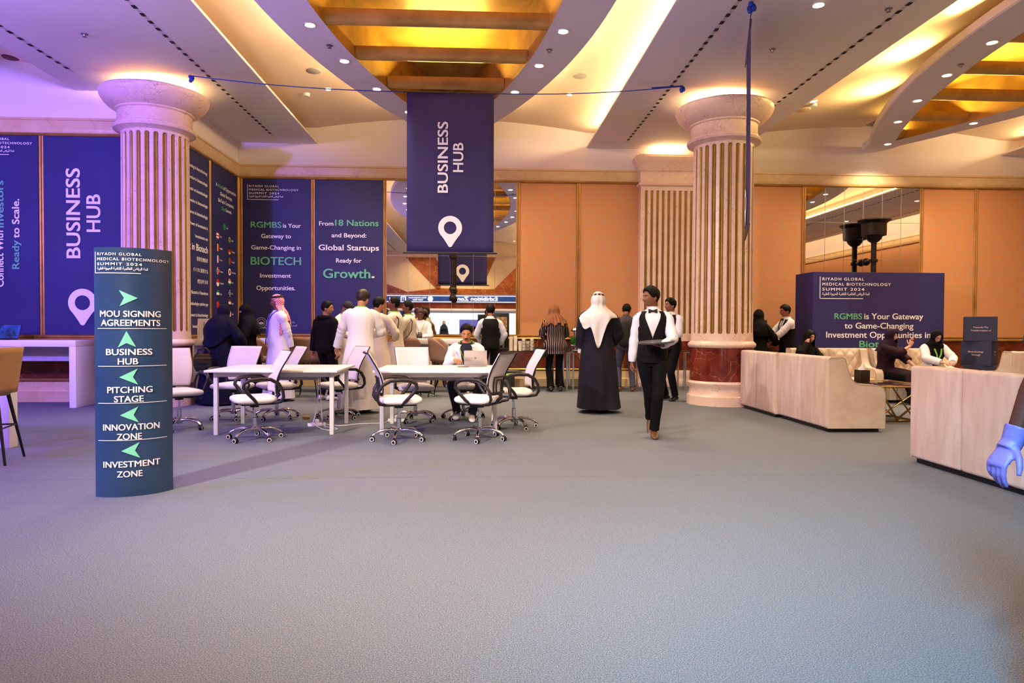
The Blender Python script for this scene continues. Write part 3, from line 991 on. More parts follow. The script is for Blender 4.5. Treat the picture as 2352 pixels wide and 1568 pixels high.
def rect(mb, x0, y0, x1, y1, fn, mi=0):
    mb.add([fn(a, b) for a, b in ((x0, y0), (x1, y0), (x1, y1), (x0, y1))], [(0, 1, 2, 3)], mi)
def lines(spec, plane, inks, t, fn):
    """spec rows: text, ink, left px, right px, baseline px, cap px; plane(u, v) gives the sheet point"""
    for ink, mat in inks:
        for s, c, u0, u1, v, cap in spec:
            if c != ink: continue
            mb = MB()
            a, b, q = plane(u0, v), plane(u1, v), plane(u0, v - cap)
            write(mb, s, a[0], a[1], q[1] - a[1], 'l', fn, width=b[0] - a[0])
            mk('green_lettering' if ink == 'g' else 'lettering', mb, mat, t, 0)
INKS = (('w', M_INK), ('g', M_GREEN))
BT = .012
def sheet(x0, x1, label, y=YW):
    t = thing('wall_banner', label, 'banner', ((x0 + x1) / 2, y - .004, 0))
    hw = (x1 - x0) / 2
    mb = MB().grid(lambda u, v: V((-hw + 2 * hw * u, -BT - .006 * math.sin(9 * v + 3 * u) * math.sin(PI * v) * math.sin(PI * u), 1.13 + 3.31 * v)), 10, 16)
    mb.box((-hw, -.006, 1.13), (hw, 0, 4.44))
    mk('printed_sheet', mb, M_INDIGO, t, 60)
    return t, (x0 + x1) / 2
def flat(cx, y):
    return (lambda u, v: (lambda p: (p.x - cx, p.z))(PY(u, v, y - .03))), (lambda x, z: (x, -BT - .010, z))

t, cx = sheet(-5.05, -3.61, 'navy wall banner beginning RGMBS is Your Gateway, left of two on the back wall')
pl, fn = flat(cx, YW)
lines([('RGMBS', 'g', 576, 646, 522, 14), ('is Your', 'w', 650, 691, 522.5, 10), ('Gateway to', 'w', 600, 668, 546.3, 10), ('Game-Changing in', 'w', 577, 691, 572.4, 10),
       ('BIOTECH', 'g', 576, 691, 607.6, 19), ('Investment', 'w', 597, 668, 637, 10), ('Opportunities.', 'w', 589, 678, 665.7, 10.5)], pl, INKS, t, fn)
mb = MB()
a, b = pl(572, 429), pl(685, 429)
logo(mb, a[0], a[1], b[0] - a[0], fn)
mk('logo', mb, M_INK, t, 0)
mb = MB()
c = pl(600, 741)
for r0, r1 in ((.105, .115), (.07, .078)):
    n = 32
    mb.add([fn(c[0] + r * math.cos(2 * PI * i / n), c[1] + r * math.sin(2 * PI * i / n)) for r in (r0, r1) for i in range(n)], [(i, (i + 1) % n, n + (i + 1) % n, n + i) for i in range(n)])
mb.add([fn(c[0] + .055 * math.cos(PI * i / 6) , c[1] - .01 + .03 * math.sin(2 * PI * i / 12)) for i in range(12)], [tuple(range(12))])
rect(mb, c[0] - .13, c[1] - .12, c[0] + .13, c[1] - .10, fn)
a = pl(668, 741)
write(mb, arabic('وزارة'), a[0], a[1], .035, 'l', fn)
write(mb, arabic('الحرس'), a[0], a[1] - .075, .035, 'l', fn)
mk('emblem', mb, M('pale_ink', 'c9c6de', 0.6), t, 0)

t, cx = sheet(-3.52, -2.07, 'navy wall banner reading From 18 Nations and Beyond, next to the mirror')
pl, fn = flat(cx, YW)
lines([('From', 'w', 733, 765.4, 517.5, 10), ('18 Nations', 'g', 770, 869, 518, 14.6), ('and Beyond:', 'w', 761.6, 841, 544.5, 10), ('Global Startups', 'w', 732, 870, 574, 13.2),
       ('Ready for', 'w', 772, 830, 602.6, 10), ('Growth', 'g', 742.5, 850, 637.8, 22), ('.', 'w', 854, 859.5, 637.8, 22)], pl, INKS, t, fn)

# nearer left wall
t, cx = sheet(-7.27, -5.2, 'violet-lit wall banner reading BUSINESS HUB beside the left column', YN)
pl, fn = flat(cx, YN)
mb = MB()
for word, ub, v0, v1, cap in (('BUSINESS', 184, 592, 387, 33), ('HUB', 230, 532, 447, 33)):
    vs, fs, x0, x1 = glyphs(word, .016)
    p0, p1, q = pl(ub, v0), pl(ub, v1), pl(ub - cap, v0)
    kl, kc = (p1[1] - p0[1]) / (x1 - x0), (p0[0] - q[0]) / CAPH
    mb = MB()
    lay(mb, vs, fs, lambda a, b: fn(p0[0] - b * kc, p0[1] + (a - x0) * kl))
    mk('lettering', mb, M_INK, t, 0)
mb = MB()
c, e = pl(189, 695), pl(222, 695)
pin(mb, c[0], c[1], e[0] - c[0], fn)
mk('pin_symbol', mb, M_INK, t, 0)

t, cx = sheet(-9.15, -7.36, 'violet-lit wall banner reading Ready to Scale, cut by the left edge', YN)
pl, fn = flat(cx, YN)
mb, mg = MB(), MB()
for word, ub, v0, v1, cap, q in (('Ready', 44, 617, 552, 17, mg), ('to Scale.', 44, 546, 457, 17, mb), ('Connect With', 8, 658, 530, 17, mb), ('Investors', 8, 522, 415, 17, mg)):
    vs, fs, x0, x1 = glyphs(word, .016)
    p0, p1, r = pl(ub, v0), pl(ub, v1), pl(ub - cap, v0)
    kl, kc = (p1[1] - p0[1]) / (x1 - x0), (p0[0] - r[0]) / CAPH
    w_ = MB()
    lay(w_, vs, fs, lambda a, b: fn(p0[0] - b * kc, p0[1] + (a - x0) * kl))
    mk('lettering' if q is mb else 'green_lettering', w_, M_INK if q is mb else M_GREEN, t, 0)
mb = MB()
a, b = pl(-60, 320), pl(73, 320)
logo(mb, a[0], a[1], b[0] - a[0], fn)
mk('logo', mb, M_INK, t, 0)

# return wall
def rsheet(y0, y1, label):
    t = thing('wall_banner', label, 'banner', (XC + .004, (y0 + y1) / 2, 0), PI / 2)
    hw = (y1 - y0) / 2
    mk('printed_sheet', MB().box((-hw, -BT, 1.13), (hw, 0, 4.44)), M_INDIGO, t, 0)
    return t
fn = lambda x, z: (x, -BT - .004, z)
t = rsheet(11.93, 13.34, 'dark wall banner of investment slogans in many languages, on the side wall')
mb = MB()
rows = ['Investing in biotechnology', 'Inversion in biotecnologia', 'Investir en biotechnologie', 'Investire in biotecnologia', 'Investeren in biotechnologie', 'Power of Investment in', 'Investimento em', None,
        '投资生物技术', 'バイオに投資する', '생명공학 투자', 'Biotech in Vlaanderen', 'Biyoteknolojiye yatirim yap', 'Invest in biotechnology', 'Investera i bioteknik']
for i, s in enumerate(rows):
    z = 4.12 - i * .205
    mb = MB()
    if s is None:
        write(mb, 'Invest in Biotech', .60, z - .03, .13, 'r', fn, bold=.018)
    else:
        write(mb, s, .60, z, .062, 'r', fn)
    mk('lettering', mb, M_INK, t, 0)
t = rsheet(13.44, 14.86, 'dark wall banner with two columns of round national flags, on the side wall')
mb, mg = MB(), MB()
write(mb, 'A', -.50, 4.02, .075, 'l', fn); write(mg, 'World', -.40, 4.02, .075, 'l', fn); write(mb, 'of Opportunities:', -.10, 4.02, .075, 'l', fn)
write(mb, 'Global Startups,', .05, 3.88, .075, 'c', fn); write(mb, 'BioTech Companies,', .05, 3.74, .075, 'c', fn)
write(mg, 'One', -.2, 3.60, .075, 'l', fn); write(mb, 'Summit.', .02, 3.60, .075, 'l', fn)
FL = {}
def flagmat(c):
    return M('flag_' + c, c, 0.6, var=0.0)
FC = ['ffffff', 'c01c28', '1c3f9c', '177a3c', 'f2c230', '101010', 'e8862a']
def flag(t, x, z, kind, cols, r=.075):
    """round flag sticker cut into stripes"""
    mb = MB()
    n = len(cols)
    for i, c in enumerate(cols):
        a, b = -1 + 2 * i / n, -1 + 2 * (i + 1) / n
        top = [(a + (b - a) * q / 8, math.sqrt(max(0, 1 - (a + (b - a) * q / 8) ** 2))) for q in range(9)]
        poly = top + [(p, -q) for p, q in reversed(top)]
        if kind == 'h':
            poly = [(q, -p) for p, q in poly]
        mb.add([(x + r * p, -BT - .005, z + r * q) for p, q in poly], [tuple(range(len(poly)))], FC.index(c))
    return mb
def dot(mb, x, z, r, c, y=.007):
    mb.add([(x + r * math.cos(2 * PI * i / 16), -BT - y, z + r * math.sin(2 * PI * i / 16)) for i in range(16)], [tuple(range(16))], FC.index(c))
def cross(mb, x, z, r, c, w=.22, dx=0):
    for a, b, p, q in ((-.95, .95, -w, w), (-w + dx, w + dx, -.95, .95)):
        mb.add([(x + r * i, -BT - .007, z + r * j) for i, j in ((a, p), (b, p), (b, q), (a, q))], [(0, 1, 2, 3)], FC.index(c))
W_, R_, B_, G_, Y_, K_, O_ = FC
lab = [(-.06, 3.28, 'h', [G_], 'KSA'), (-.42, 3.06, 'h', [R_, W_, R_, W_, R_], 'USA'), (-.42, 2.83, 'v', [K_, Y_, R_], 'Belgium'), (-.42, 2.60, 'v', [B_, W_, R_], 'France'), (-.42, 2.37, 'h', [R_], 'Norway'),
       (-.42, 2.14, 'h', [R_, W_], 'Singapore'), (-.42, 1.92, 'h', [G_, W_, K_], 'UAE'), (-.42, 1.70, 'h', [R_], 'China'), (-.42, 1.48, 'v', [G_, W_, O_], 'Ireland'), (-.42, 1.34 - .07, 'v', [B_, Y_, R_], 'Romania'),
       (.22, 3.06, 'h', [G_], 'Brazil'), (.22, 2.83, 'h', [K_, R_, Y_], 'Germany'), (.22, 2.62, 'v', [G_, R_, R_], 'Portugal'), (.22, 2.40, 'h', [W_], 'South Korea'), (.22, 2.19, 'h', [O_, W_, G_], 'India'),
       (.22, 1.96, 'h', [B_], 'UK'), (.22, 1.76, 'h', [R_, W_, K_], 'Egypt'), (.22, 1.54, 'h', [W_], 'Japan')]
for x, z, kd, cols, nm in lab:
    f = flag(t, x, z, kd, cols)
    if nm in ('Norway',): cross(f, x, z, .075, W_, .26, -.2); cross(f, x, z, .072, B_, .12, -.2)
    if nm == 'UK': cross(f, x, z, .075, W_, .26); cross(f, x, z, .072, R_, .14)
    if nm in ('Japan', 'South Korea'): dot(f, x, z, .04, R_)
    if nm == 'Brazil': dot(f, x, z, .048, Y_); dot(f, x, z, .03, B_, .009)
    if nm == 'China': dot(f, x - .025, z + .03, .014, Y_)
    mk('flag_disc', f, [flagmat(c) for c in FC], t, 0)
    w_ = MB()
    write(w_, nm, x + .12, z - .02, .035, 'l', fn)
    mk('lettering', w_, M_INK, t, 0)
mk('lettering', mb, M_INK, t, 0)
mk('green_lettering', mg, M_GREEN, t, 0)

# ------------------------------------------------------------------ free-standing signs
M_TOTEM = M('glossy_navy_print', '1f385c', 0.26, var=0.18, scale=1.2, c2='29446c', spec=0.6)
def totem():
    W, S, H = .520, .112, 1.862
    R_ = (W * W / 4 + S * S) / (2 * S)
    A = math.asin(W / 2 / R_)
    p = PZ(311, 1139)
    dq = V((p.x, p.y, 0)).normalized() * S
    t = thing('directory_sign', 'curved navy directory sign with green arrows standing on the carpet at left', 'sign', (p.x + dq.x, p.y + dq.y, 0), .43)
    arc = lambda x, d=0.0: (math.sin(x / R_) * (R_ + d), R_ - S - math.cos(x / R_) * (R_ + d))
    n = 32
    prof = [arc(R_ * A * (2 * i / n - 1)) for i in range(n + 1)] + [(x, -y) for x, y in [arc(R_ * A * (1 - 2 * i / n)) for i in range(1, n)]]
    mk('curved_panel', MB().loft([[V((x, y, z)) for x, y in prof] for z in (0.0, .6, 1.2, H)]), M_TOTEM, t, 40)
    fn = lambda x, z: (*arc(x, .0055), z)
    K = 5.23 / FPX
    def at(u, v): return (R_ * math.asin(max(-.72, min(.72, (u - 306 - (v - 850) * .0135) * K * .95 / R_))), CAM_Z - (v - 750) * K * 1.003)
    mb = MB()
    for s, u0, u1, v in (('MOU SIGNING', 236, 360, 730), ('AGREEMENTS', 238, 359, 750), ('BUSINESS', 249, 343, 815), ('HUB', 273, 314, 836), ('PITCHING', 252, 344, 899.5), ('STAGE', 266, 326, 920),
                        ('INNOVATION', 244, 359.5, 983), ('ZONE', 272, 323, 1004), ('INVESTMENT', 245, 361.5, 1066), ('ZONE', 273, 325, 1088)):
        a, b = at(u0, v), at(u1, v)
        mb = MB()
        write(mb, s, a[0], a[1], 14.3 * K, 'l', fn, width=b[0] - a[0], bold=.018)
        mk('lettering', mb, M_INK, t, 0)
    for v in (756, 840, 922.5, 1005.5):
        a = at(231 + (v - 756) * .012, v)
        mb = MB()
        for i in range(16):
            rect(mb, a[0] + .487 * i / 16, a[1] - .0022, a[0] + .487 * (i + 1) / 16, a[1] + .0022, fn)
        mk('divider_line', mb, M_INK, t, 0)
    for u, v, r in ((293, 688, 0), (290, 780, 90), (295, 864.5, 180), (297, 949.5, 180), (300.5, 1029.5, 180)):
        c = at(u, v)
        k = 1.0 if r != 90 else 1.0
        pts = [(.062, 0), (-.062, .058), (-.028, 0), (-.058, -.062)]
        cs, sn = math.cos(rad(r)), math.sin(rad(r))
        q = MB()
        for j in (1, 3):
            a, b, e = pts[0], pts[j], pts[2]
            def tri(u_, v_, a=a, b=b, e=e):
                x = lerp(a[0], lerp(b[0], e[0], v_), u_); y = lerp(a[1], lerp(b[1], e[1], v_), u_)
                return V(fn(c[0] + x * cs - y * sn, c[1] + x * sn + y * cs))
            q.grid(tri, 8, 4)
        mk('arrow', q, M('mint_ink', '7fdcb8', 0.5, var=0.0), t, 0)
    mb = MB()
    a, b = at(229, 594), at(376, 594)
    logo(mb, a[0], a[1], b[0] - a[0], fn)
    mk('logo', mb, M_INK, t, 0)
totem()

# blue display wall behind the sofas
YD = 13.25
pa, pb = PY(1868, 624, YD), PY(2170, 629, YD)
t = thing('display_wall', 'large navy display wall reading RGMBS is Your Gateway behind the sofas', 'display wall', (pa.x, YD, 0))
Wd, Hd = pb.x - pa.x, pa.z
mk('display_box', MB().box((0, 0, 0), (Wd, .75, Hd), bev=.004), M('printed_navy_board', '322e66', 0.7, var=0.06, scale=1.5, spec=.2), t, 20)
pl = lambda u, v: (lambda p: (p.x - pa.x, p.z))(PY(u, v, YD))
fn = lambda x, z: (x, -.003, z)
lines([('RGMBS', 'g', 1916.5, 1979.5, 732.5, 14), ('is Your Gateway', 'w', 1985, 2120, 732.5, 14), ('to Game-Changing', 'w', 1939.7, 2097.6, 754, 14), ('Investment Opportunities in', 'w', 1897.5, 2137, 775, 14.5), ('Biotech', 'g', 1973.7, 2056.5, 797, 15.5)], pl, INKS, t, fn)
mb = MB()
a, b = pl(1889, 643.5), pl(2046, 643.5)
logo(mb, a[0], a[1], b[0] - a[0], fn)
mk('logo', mb, M_INK, t, 0)

# stacked printed cubes
M_CUBE = M('navy_cube_board', '232a4c', 0.6, var=0.1, scale=3)
pq = PY(2250, 790, 12.85)
for z0, Hc, Wc, rz, txt, lb in ((0.0, .59, .53, -.62, None, 'navy cube at the bottom of the stack by the wall'), (.59, .47, .50, -.88, ('Biotechnology', 'Through'), 'navy cube printed Biotechnology Through in the middle of the stack'),
                                (1.06, .47, .53, -.60, ('Towards The', 'Transformation of'), 'navy cube printed Towards The Transformation of on top of the stack')):
    t = thing('printed_cube', lb, 'cube', (pq.x, 12.85, z0), rz)
    h = Wc / 2
    mk('cube_box', MB().box((-h, -h, 0), (h, h, Hc), bev=.004), M_CUBE, t, 20)
    if txt:
        INKP = M('pink_ink', 'd8b4b0', 0.6)
        f0 = lambda x, z: (x, -h - .003, z)
        for q, zz in zip(txt, (.25, .19)):
            mb = MB(); write(mb, q, 0, zz, .032, 'c', f0); mk('lettering', mb, INKP, t, 0)
        if z0 == .59:
            f1 = lambda x, z: (h + .003, x, z)
            for q, zz in zip(('Science', 'The'), (.25, .19)):
                mb = MB(); write(mb, q, 0, zz, .032, 'c', f1); mk('lettering', mb, INKP, t, 0)

# ------------------------------------------------------------------ work tables
M_TABLE = M('white_table_top', 'e8e2de', 0.35, var=0.01)
M_TLEG = M('white_powder_coat', 'dcd6d4', 0.4, var=0.01)
def make_table(label):
    t = thing('work_table', label, 'table', group='white work tables')
    W, D, H = 1.52, 1.24, .77
    mk('tabletop', MB().box((-W / 2, -D / 2, H - .026), (W / 2, D / 2, H), bev=.004), M_TABLE, t, 30)
    for sx in (-1, 1):
        for sy in (-1, 1):
            x, y = sx * .672, sy * .475
            mk('leg', MB().box((x - .024, y - .024, 0), (x + .024, y + .024, H - .03), bev=.004), M_TLEG, t, 30)
    for sy in (-1, 1):
        mk('apron', MB().box((-.66, sy * .475 - .018, H - .085), (.66, sy * .475 + .018, H - .027)), M_TLEG, t, 0)
    for sx in (-1, 1):
        mk('apron', MB().box((sx * .672 - .018, -.46, H - .085), (sx * .672 + .018, .46, H - .027)), M_TLEG, t, 0)
    mk('cable_tray', MB().box((-.38, -.14, H - .15), (.42, .14, H - .09), bev=.01), M('grey_tray', 'a5a2a4', 0.5), t, 30)
    return t
t1 = make_table('white rectangular work table at left with nothing on it')
t1.location = (-2.415, 8.665, 0); t1.rotation_euler.z = .01
dup(t1, (-.47, 8.63, 0), 0.0, 'white rectangular work table where the man types on a laptop')

# ------------------------------------------------------------------ swivel chairs
M_SEAT = M('white_upholstery', 'e0d8d4', 0.6, var=0.02)
M_MESH = M('white_mesh_back', 'd8cccc', 0.6, var=0.03, scale=60)
M_FRAME = M('black_plastic', '221c1e', 0.42, var=0.1)
M_TYRE = M('caster_black', '121214', 0.5)
M_HUB = M('caster_ring', 'd8cfc4', 0.4)
def back_pt(u, v):
    """u in -1..1 across, v in 0..1 up the backrest"""
    w = .185 + .05 * v + .012 * math.sin(PI * v)
    z = .53 + .465 * v
    y = .205 + .055 * math.sin(PI * min(v * 1.25, 1)) * -0.3 + .16 * v ** 1.8 - .035 * (1 - u * u) * -1 - .02
    return V((u * w, y, z))
def make_chair(label):
    t = thing('office_chair', label, 'office chair', group='white mesh office chairs')
    def cushion(u, v):
        a = 2 * PI * u
        ph = -PI / 2 + PI * v
        e = .42
        sg = lambda q, p: math.copysign(abs(q) ** p, q)
        r = abs(math.cos(ph)) ** .5
        return V((.245 * r * sg(math.cos(a), e), -.015 + .235 * r * sg(math.sin(a), e), .462 + .048 * sg(math.sin(ph), .8) + .006 * math.cos(math.cos(a) * 2)))
    mk('seat', MB().grid(cushion, 40, 12, wrap=True), M_SEAT, t, 60)
    b = thing('backrest', None, None)
    b.parent = t
    def bp(u, v): return back_pt(2 * u - 1, v)
    mk('mesh_panel', MB().grid(bp, 12, 16), M_MESH, b, 60, solid=.012)
    off = V((0, .013, 0))
    edge = [back_pt(-1, i / 14) + off for i in range(15)] + [back_pt(-1 + i / 5, 1) + off for i in range(1, 11)] + [back_pt(1, 1 - i / 14) + off for i in range(1, 15)] + [back_pt(1 - i / 5, 0) + off for i in range(1, 11)]
    mk('rim_frame', MB().tube(edge, .0075, 6, flat=1.2), M_FRAME, b, 60)
    mb = MB()
    o2 = V((0, .022, 0))
    for wu, top in ((.62, .42), (.34, .34)):
        pts = [back_pt(-wu, .02 + (top - .02) * i / 5) + o2 for i in range(6)] + [back_pt(-wu + 2 * wu * i / 6, top) + o2 for i in range(1, 6)] + [back_pt(wu, top - (top - .02) * i / 5) + o2 for i in range(6)]
        mb.tube(pts, .010, 6)
    mb.tube([back_pt(-.9, .03) + o2, back_pt(0, .02) + o2, back_pt(.9, .03) + o2], .018, 8)
    mb.tube([back_pt(0, .03) + o2, (0, .27, .50), (0, .20, .435), (0, .05, .42)], .022, 8, flat=1.8)
    mk('lumbar_brace', mb, M_FRAME, b, 60)
    for s in (-1, 1):
        pts = [(s * .20, .17, .425), (s * .25, .235, .44), (s * .265, .262, .49), (s * .27, .25, .57), (s * .278, .205, .645), (s * .288, .12, .695), (s * .29, 0, .70), (s * .29, -.10, .69), (s * .288, -.155, .66), (s * .285, -.165, .615), (s * .28, -.12, .55), (s * .27, -.05, .475), (s * .22, -.01, .425)]
        mk('armrest', MB().tube(pts, [.012, .013, .014, .015, .016, .017, .017, .017, .016, .015, .014, .013, .012], 8, flat=1.4, up=(1, 0, 0)), M_FRAME, t, 70)
    mk('seat_plate', MB().box((-.19, -.17, .405), (.19, .19, .425), bev=.008).lathe([(.05, .37), (.05, .41)], n=16).tube([(.05, 0, .392), (.2, -.05, .385), (.25, -.06, .37)], .007, 6), M_FRAME, t, 40)
    mk('gas_lift', MB().lathe([(.014, .24), (.014, .38)], n=14).lathe([(.026, .12), (.026, .25), (.018, .255)], n=18), M_CHROME, t, 40)
    mk('star_hub', MB().lathe([(.03, .075), (.04, .09), (.04, .125), (.03, .14), (.026, .145)], n=20), M_CHROME, t, 40)
    for i in range(5):
        a = 2 * PI * i / 5 + .35
        c, s = math.cos(a), math.sin(a)
        pts = [(c * r, s * r, z) for r, z in ((.03, .118), (.09, .128), (.16, .126), (.22, .110), (.27, .085), (.295, .066))]
        mk('star_leg', MB().tube(pts, [.02, .019, .018, .017, .016, .014], 8, flat=1.3), M_CHROME, t, 60)
        k = thing('caster', None, None, (c * .295, s * .295, 0))
        k.rotation_euler = (0, 0, a + 1.1 + i * 1.7)
        k.parent = t
        mk('fork', MB().ball((0, 0, .042), (.026, .024, .024), 10).lathe([(.008, .05), (.008, .072)], n=8), M_TYRE, k, 50)
        for sd in (-1, 1):
            mt = Matrix.Translation((0, sd * .016, .027)) @ Matrix.Rotation(sd * -PI / 2, 4, 'X')
            mk('wheel', MB().lathe([(.001, -.008), (.027, -.008), (.027, .004), (.024, .008)], n=16, mat=mt).lathe([(.024, .0082), (.017, .010)], n=16, mi=1, cap=False, mat=mt).lathe([(.017, .0095), (.001, .0095)], n=16, mat=mt, cap=False), [M_TYRE, M_HUB], k, 40)
    return t
CH = [(412, 986, 40, 'white office chair half hidden behind the directory sign'),
      (536, 962, -12, 'white office chair behind the empty table at its left end'),
      (585, 1009, -62, 'white office chair in front of the empty left table'),
      (636, 961, -58, 'white office chair behind the middle of the empty table'),
      (772, 960, -55, 'white office chair the tall white-robed man leans on'),
      (916, 1011, 103, 'white office chair in front of laptop table at its left, black frame seen sideways'),
      (954, 967, 14, 'white office chair behind the laptop table beside the seated man'),
      (1064, 964, 0, 'white office chair the man with the laptop sits on'),
      (1102, 1009, -116, 'white office chair in front of laptop table with black lumbar brace towards camera'),
      (1180, 982, -82, 'white office chair at right end of the laptop table')]
ch0 = make_chair(CH[0][3])
for i, (u, v, a, lb) in enumerate(CH):
    o = ch0 if i == 0 else dup(ch0, (0, 0, 0), 0, lb)
    p = PZ(u, v)
    o.location = (p.x, p.y, 0)
    o.rotation_euler.z = rad(a)
    if i == 7: o.location.y += .12
    if i == 4: o.location = (p.x + .04, p.y, 0)

# ------------------------------------------------------------------ bar stools
M_TAUPE = M('taupe_upholstery', '8a6a5c', 0.75, var=0.06, scale=4)
M_TAN = M('tan_upholstery', 'b0855a', 0.75, var=0.06, scale=4)
def make_stool(label, mat):
    t = thing('bar_stool', label, 'bar stool', group='upholstered bar stools')
    def shell(u, v):
        a = -PI * .80 + PI * 1.6 * u
        k = abs(2 * u - 1)
        hi = 1.075 - .30 * max(0.0, (k - .42) / .58) ** 1.3
        z = .655 + (hi - .655) * v
        r = .215 + .035 * v
        return V((r * 1.05 * math.sin(a), r * math.cos(a) + .02 * v, z))
    mk('shell', MB().grid(shell, 28, 8), mat, t, 60, solid=.045)
    mk('seat', MB().lathe([(.01, .62), (.17, .625), (.205, .65), (.21, .70), (.19, .735), (.10, .745), (.01, .745)], n=28), mat, t, 60)
    for sx in (-1, 1):
        for sy in (-1, 1):
            mk('leg', MB().tube([(sx * .13, sy * .13, .63), (sx * .235, sy * .225, 0)], [.017, .011], 10), M_BLACK, t, 60)
    k = .33
    q = .235 - .105 * k / .63 - .003
    mb = MB()
    pts = [(-q, -q), (q, -q), (q, q), (-q, q)]
    for i in range(4):
        a, b = pts[i], pts[(i + 1) % 4]
        mb.tube([(a[0], a[1], k), (b[0], b[1], k)], .008, 8)
    mk('footrest', mb, M_BLACK, t, 60)
    return t
s0 = make_stool('tan upholstered bar stool cut by the left edge, nearest the camera', M_TAN)
s0.location = (-4.58, 6.58, 0); s0.rotation_euler.z = rad(-75)
s1 = make_stool('taupe bar stool seen from behind, between the abaya women and the hooded man', M_TAUPE)
def stool_at(o, u, v, Y, a):
    p = PY(u, v, Y)
    o.location = (p.x, Y, 0)
    o.rotation_euler.z = rad(a)
stool_at(s1, 708, 800, 12.75, 175)
for u, Y, a, lb in ((592, 12.6, 80, 'taupe bar stool turned sideways in front of the woman in black niqab'), (932, 12.75, 172, 'taupe bar stool seen from behind, at the long white counter'), (1018, 12.75, 80, 'taupe bar stool turned sideways behind the man with the laptop')):
    stool_at(dup(s1, (0, 0, 0), 0, lb), u, 800, Y, a)

# ------------------------------------------------------------------ white console counters
def console(label, x0, x1, y0, y1, H=1.05, th=.10):
    t = thing('console_counter', label, 'counter', ((x0 + x1) / 2, (y0 + y1) / 2, 0))
    w, d = (x1 - x0) / 2, (y1 - y0) / 2
    mk('counter_top', MB().box((-w, -d, H - th), (w, d, H), bev=.003), M_WHITE, t, 30)
    for s in (-1, 1):
        mk('end_panel', MB().box((s * w - (th if s > 0 else 0), -d, 0), (s * w + (th if s < 0 else 0), d, H - th), bev=.003), M_WHITE, t, 30)
    mk('modesty_panel', MB().box((-w + th, d * .2, H - th - .24), (w - th, d * .2 + .02, H - th)), M('console_grey', 'b9b4b8', 0.5), t, 0)
    return t
a, b = PZ(152, 936), PZ(177, 936)
console('white console counter against the left wall banners', b.x - 2.3, b.x, 10.92, 11.55)
a = PZ(22, 1029)
console('narrow white console counter at the left edge behind the tan stool', a.x - 1.8, a.x, a.y, a.y + .13)
console('white console counter carrying a paper bag, beside the left column', -4.98, -4.40, 11.98, 13.10)
pA, pB = PY(590, 780, 13.35), PY(842, 780, 13.35)
console('white console counter where the group in robes gathers', pA.x, pB.x, 13.35, 13.95)
pA, pB = PY(853, 780, 13.35), PY(1078, 780, 13.35)
console('white console counter in front of the tall mirror', pA.x, pB.x, 13.35, 13.95)

# ------------------------------------------------------------------ sofas
M_VELVET = M('cream_velvet', 'd8c4ac', 0.8, var=0.06, scale=5, bump=.1, c2='cbb49c')
M_VELOUT = M('worn_beige_velvet', 'cdb8aa', 0.85, var=0.06, scale=4, bump=.1, c2='bfa595', stretch=(3, 3, .7))
M_PIPE = M('velvet_piping', 'b59c84', 0.8)
def make_sofa(label, L=1.40, D=.74):
    t = thing('sofa', label, 'sofa', group='cream tufted two-seat sofas')
    H, A, B = .93, .585, .20
    w = L / 2
    for s in (-1, 1):
        x0, x1 = (-w, -.002) if s < 0 else (.002, w)
        mk('back_panel', MB().box((x0, D - B, .05), (x1, D, H), bev=.03, seg=3), M_VELOUT, t, 50)
        c = (x0 + x1) / 2
        def tuft(u, v, x0=x0, x1=x1):
            x = x0 + .13 * (s < 0) + (x1 - x0 - .13) * u
            z = .42 + .50 * v
            gx, gz = (u * 3), (v * 2.0)
            m = abs(math.sin(PI * (gx + gz) / 1.0)) * abs(math.sin(PI * (gx - gz) / 1.0))
            e = min(1, 6 * u, 6 * (1 - u), 6 * v, 5 * (1 - v))
            return V((x, D - B - .015 - .055 * (.35 + .65 * m ** .5) * e, z))
        mb = MB().grid(tuft, 36, 24)
        for q in range(4):
            for r in range(3):
                u_, v_ = (q / 3 + (.5 / 3 if r % 2 else 0)), r * .5
                if .05 < u_ < .95 and .05 < v_ < .98:
                    p = tuft(u_, v_)
                    mb.ball(p + V((0, -.004, 0)), .011, 8)
        mk('tufted_cushion', mb, M_VELVET, t, 60)
        # arm with the sweep from back to front
        prof = [(D - .02, .05), (D - .02, H - .02), (D - .04, H - .002), (D - .19, H - .002), (D - .225, H - .02), (D - .245, H - .09), (D - .265, H - .17), (D - .295, H - .25), (D - .345, H - .31), (D - .41, A + .01), (.10, A - .005), (.05, A - .015), (.018, A - .045), (.0, A - .10), (.0, .05)]
        xo, xi = s * (w + .005), s * (w - .13)
        mk('arm', MB().prism([(y, z) for y, z in prof], min(xo, xi), max(xo, xi), 0, lambda y, z, d: (d, y, z)), M_VELVET, t, 30)
        mb = MB()
        mb.tube([(s * (w + .004), y, z) for y, z in prof[1:]], .006, 6)
        mb.tube([(s * (w - .131), y, z) for y, z in prof[1:]], .006, 6)
        mk('piping', mb, M_PIPE, t, 60)
        x0, x1 = (-w + .13, -.003) if s < 0 else (.003, w - .13)
        mk('seat_cushion', MB().box((x0, .0, .26), (x1, D - B - .01, .42), bev=.035, seg=3), M_VELVET, t, 50)
    mk('seat_base', MB().box((-w + .12, .02, .05), (w - .12, D - B, .26), bev=.01), M_VELVET, t, 30)
    mk('plinth', MB().box((-w + .05, .05, 0), (w - .05, D - .05, .05)), M_BLACK, t, 0)
    return t
so = make_sofa('cream sofa whose back and rounded arm face the camera, beside the right column')
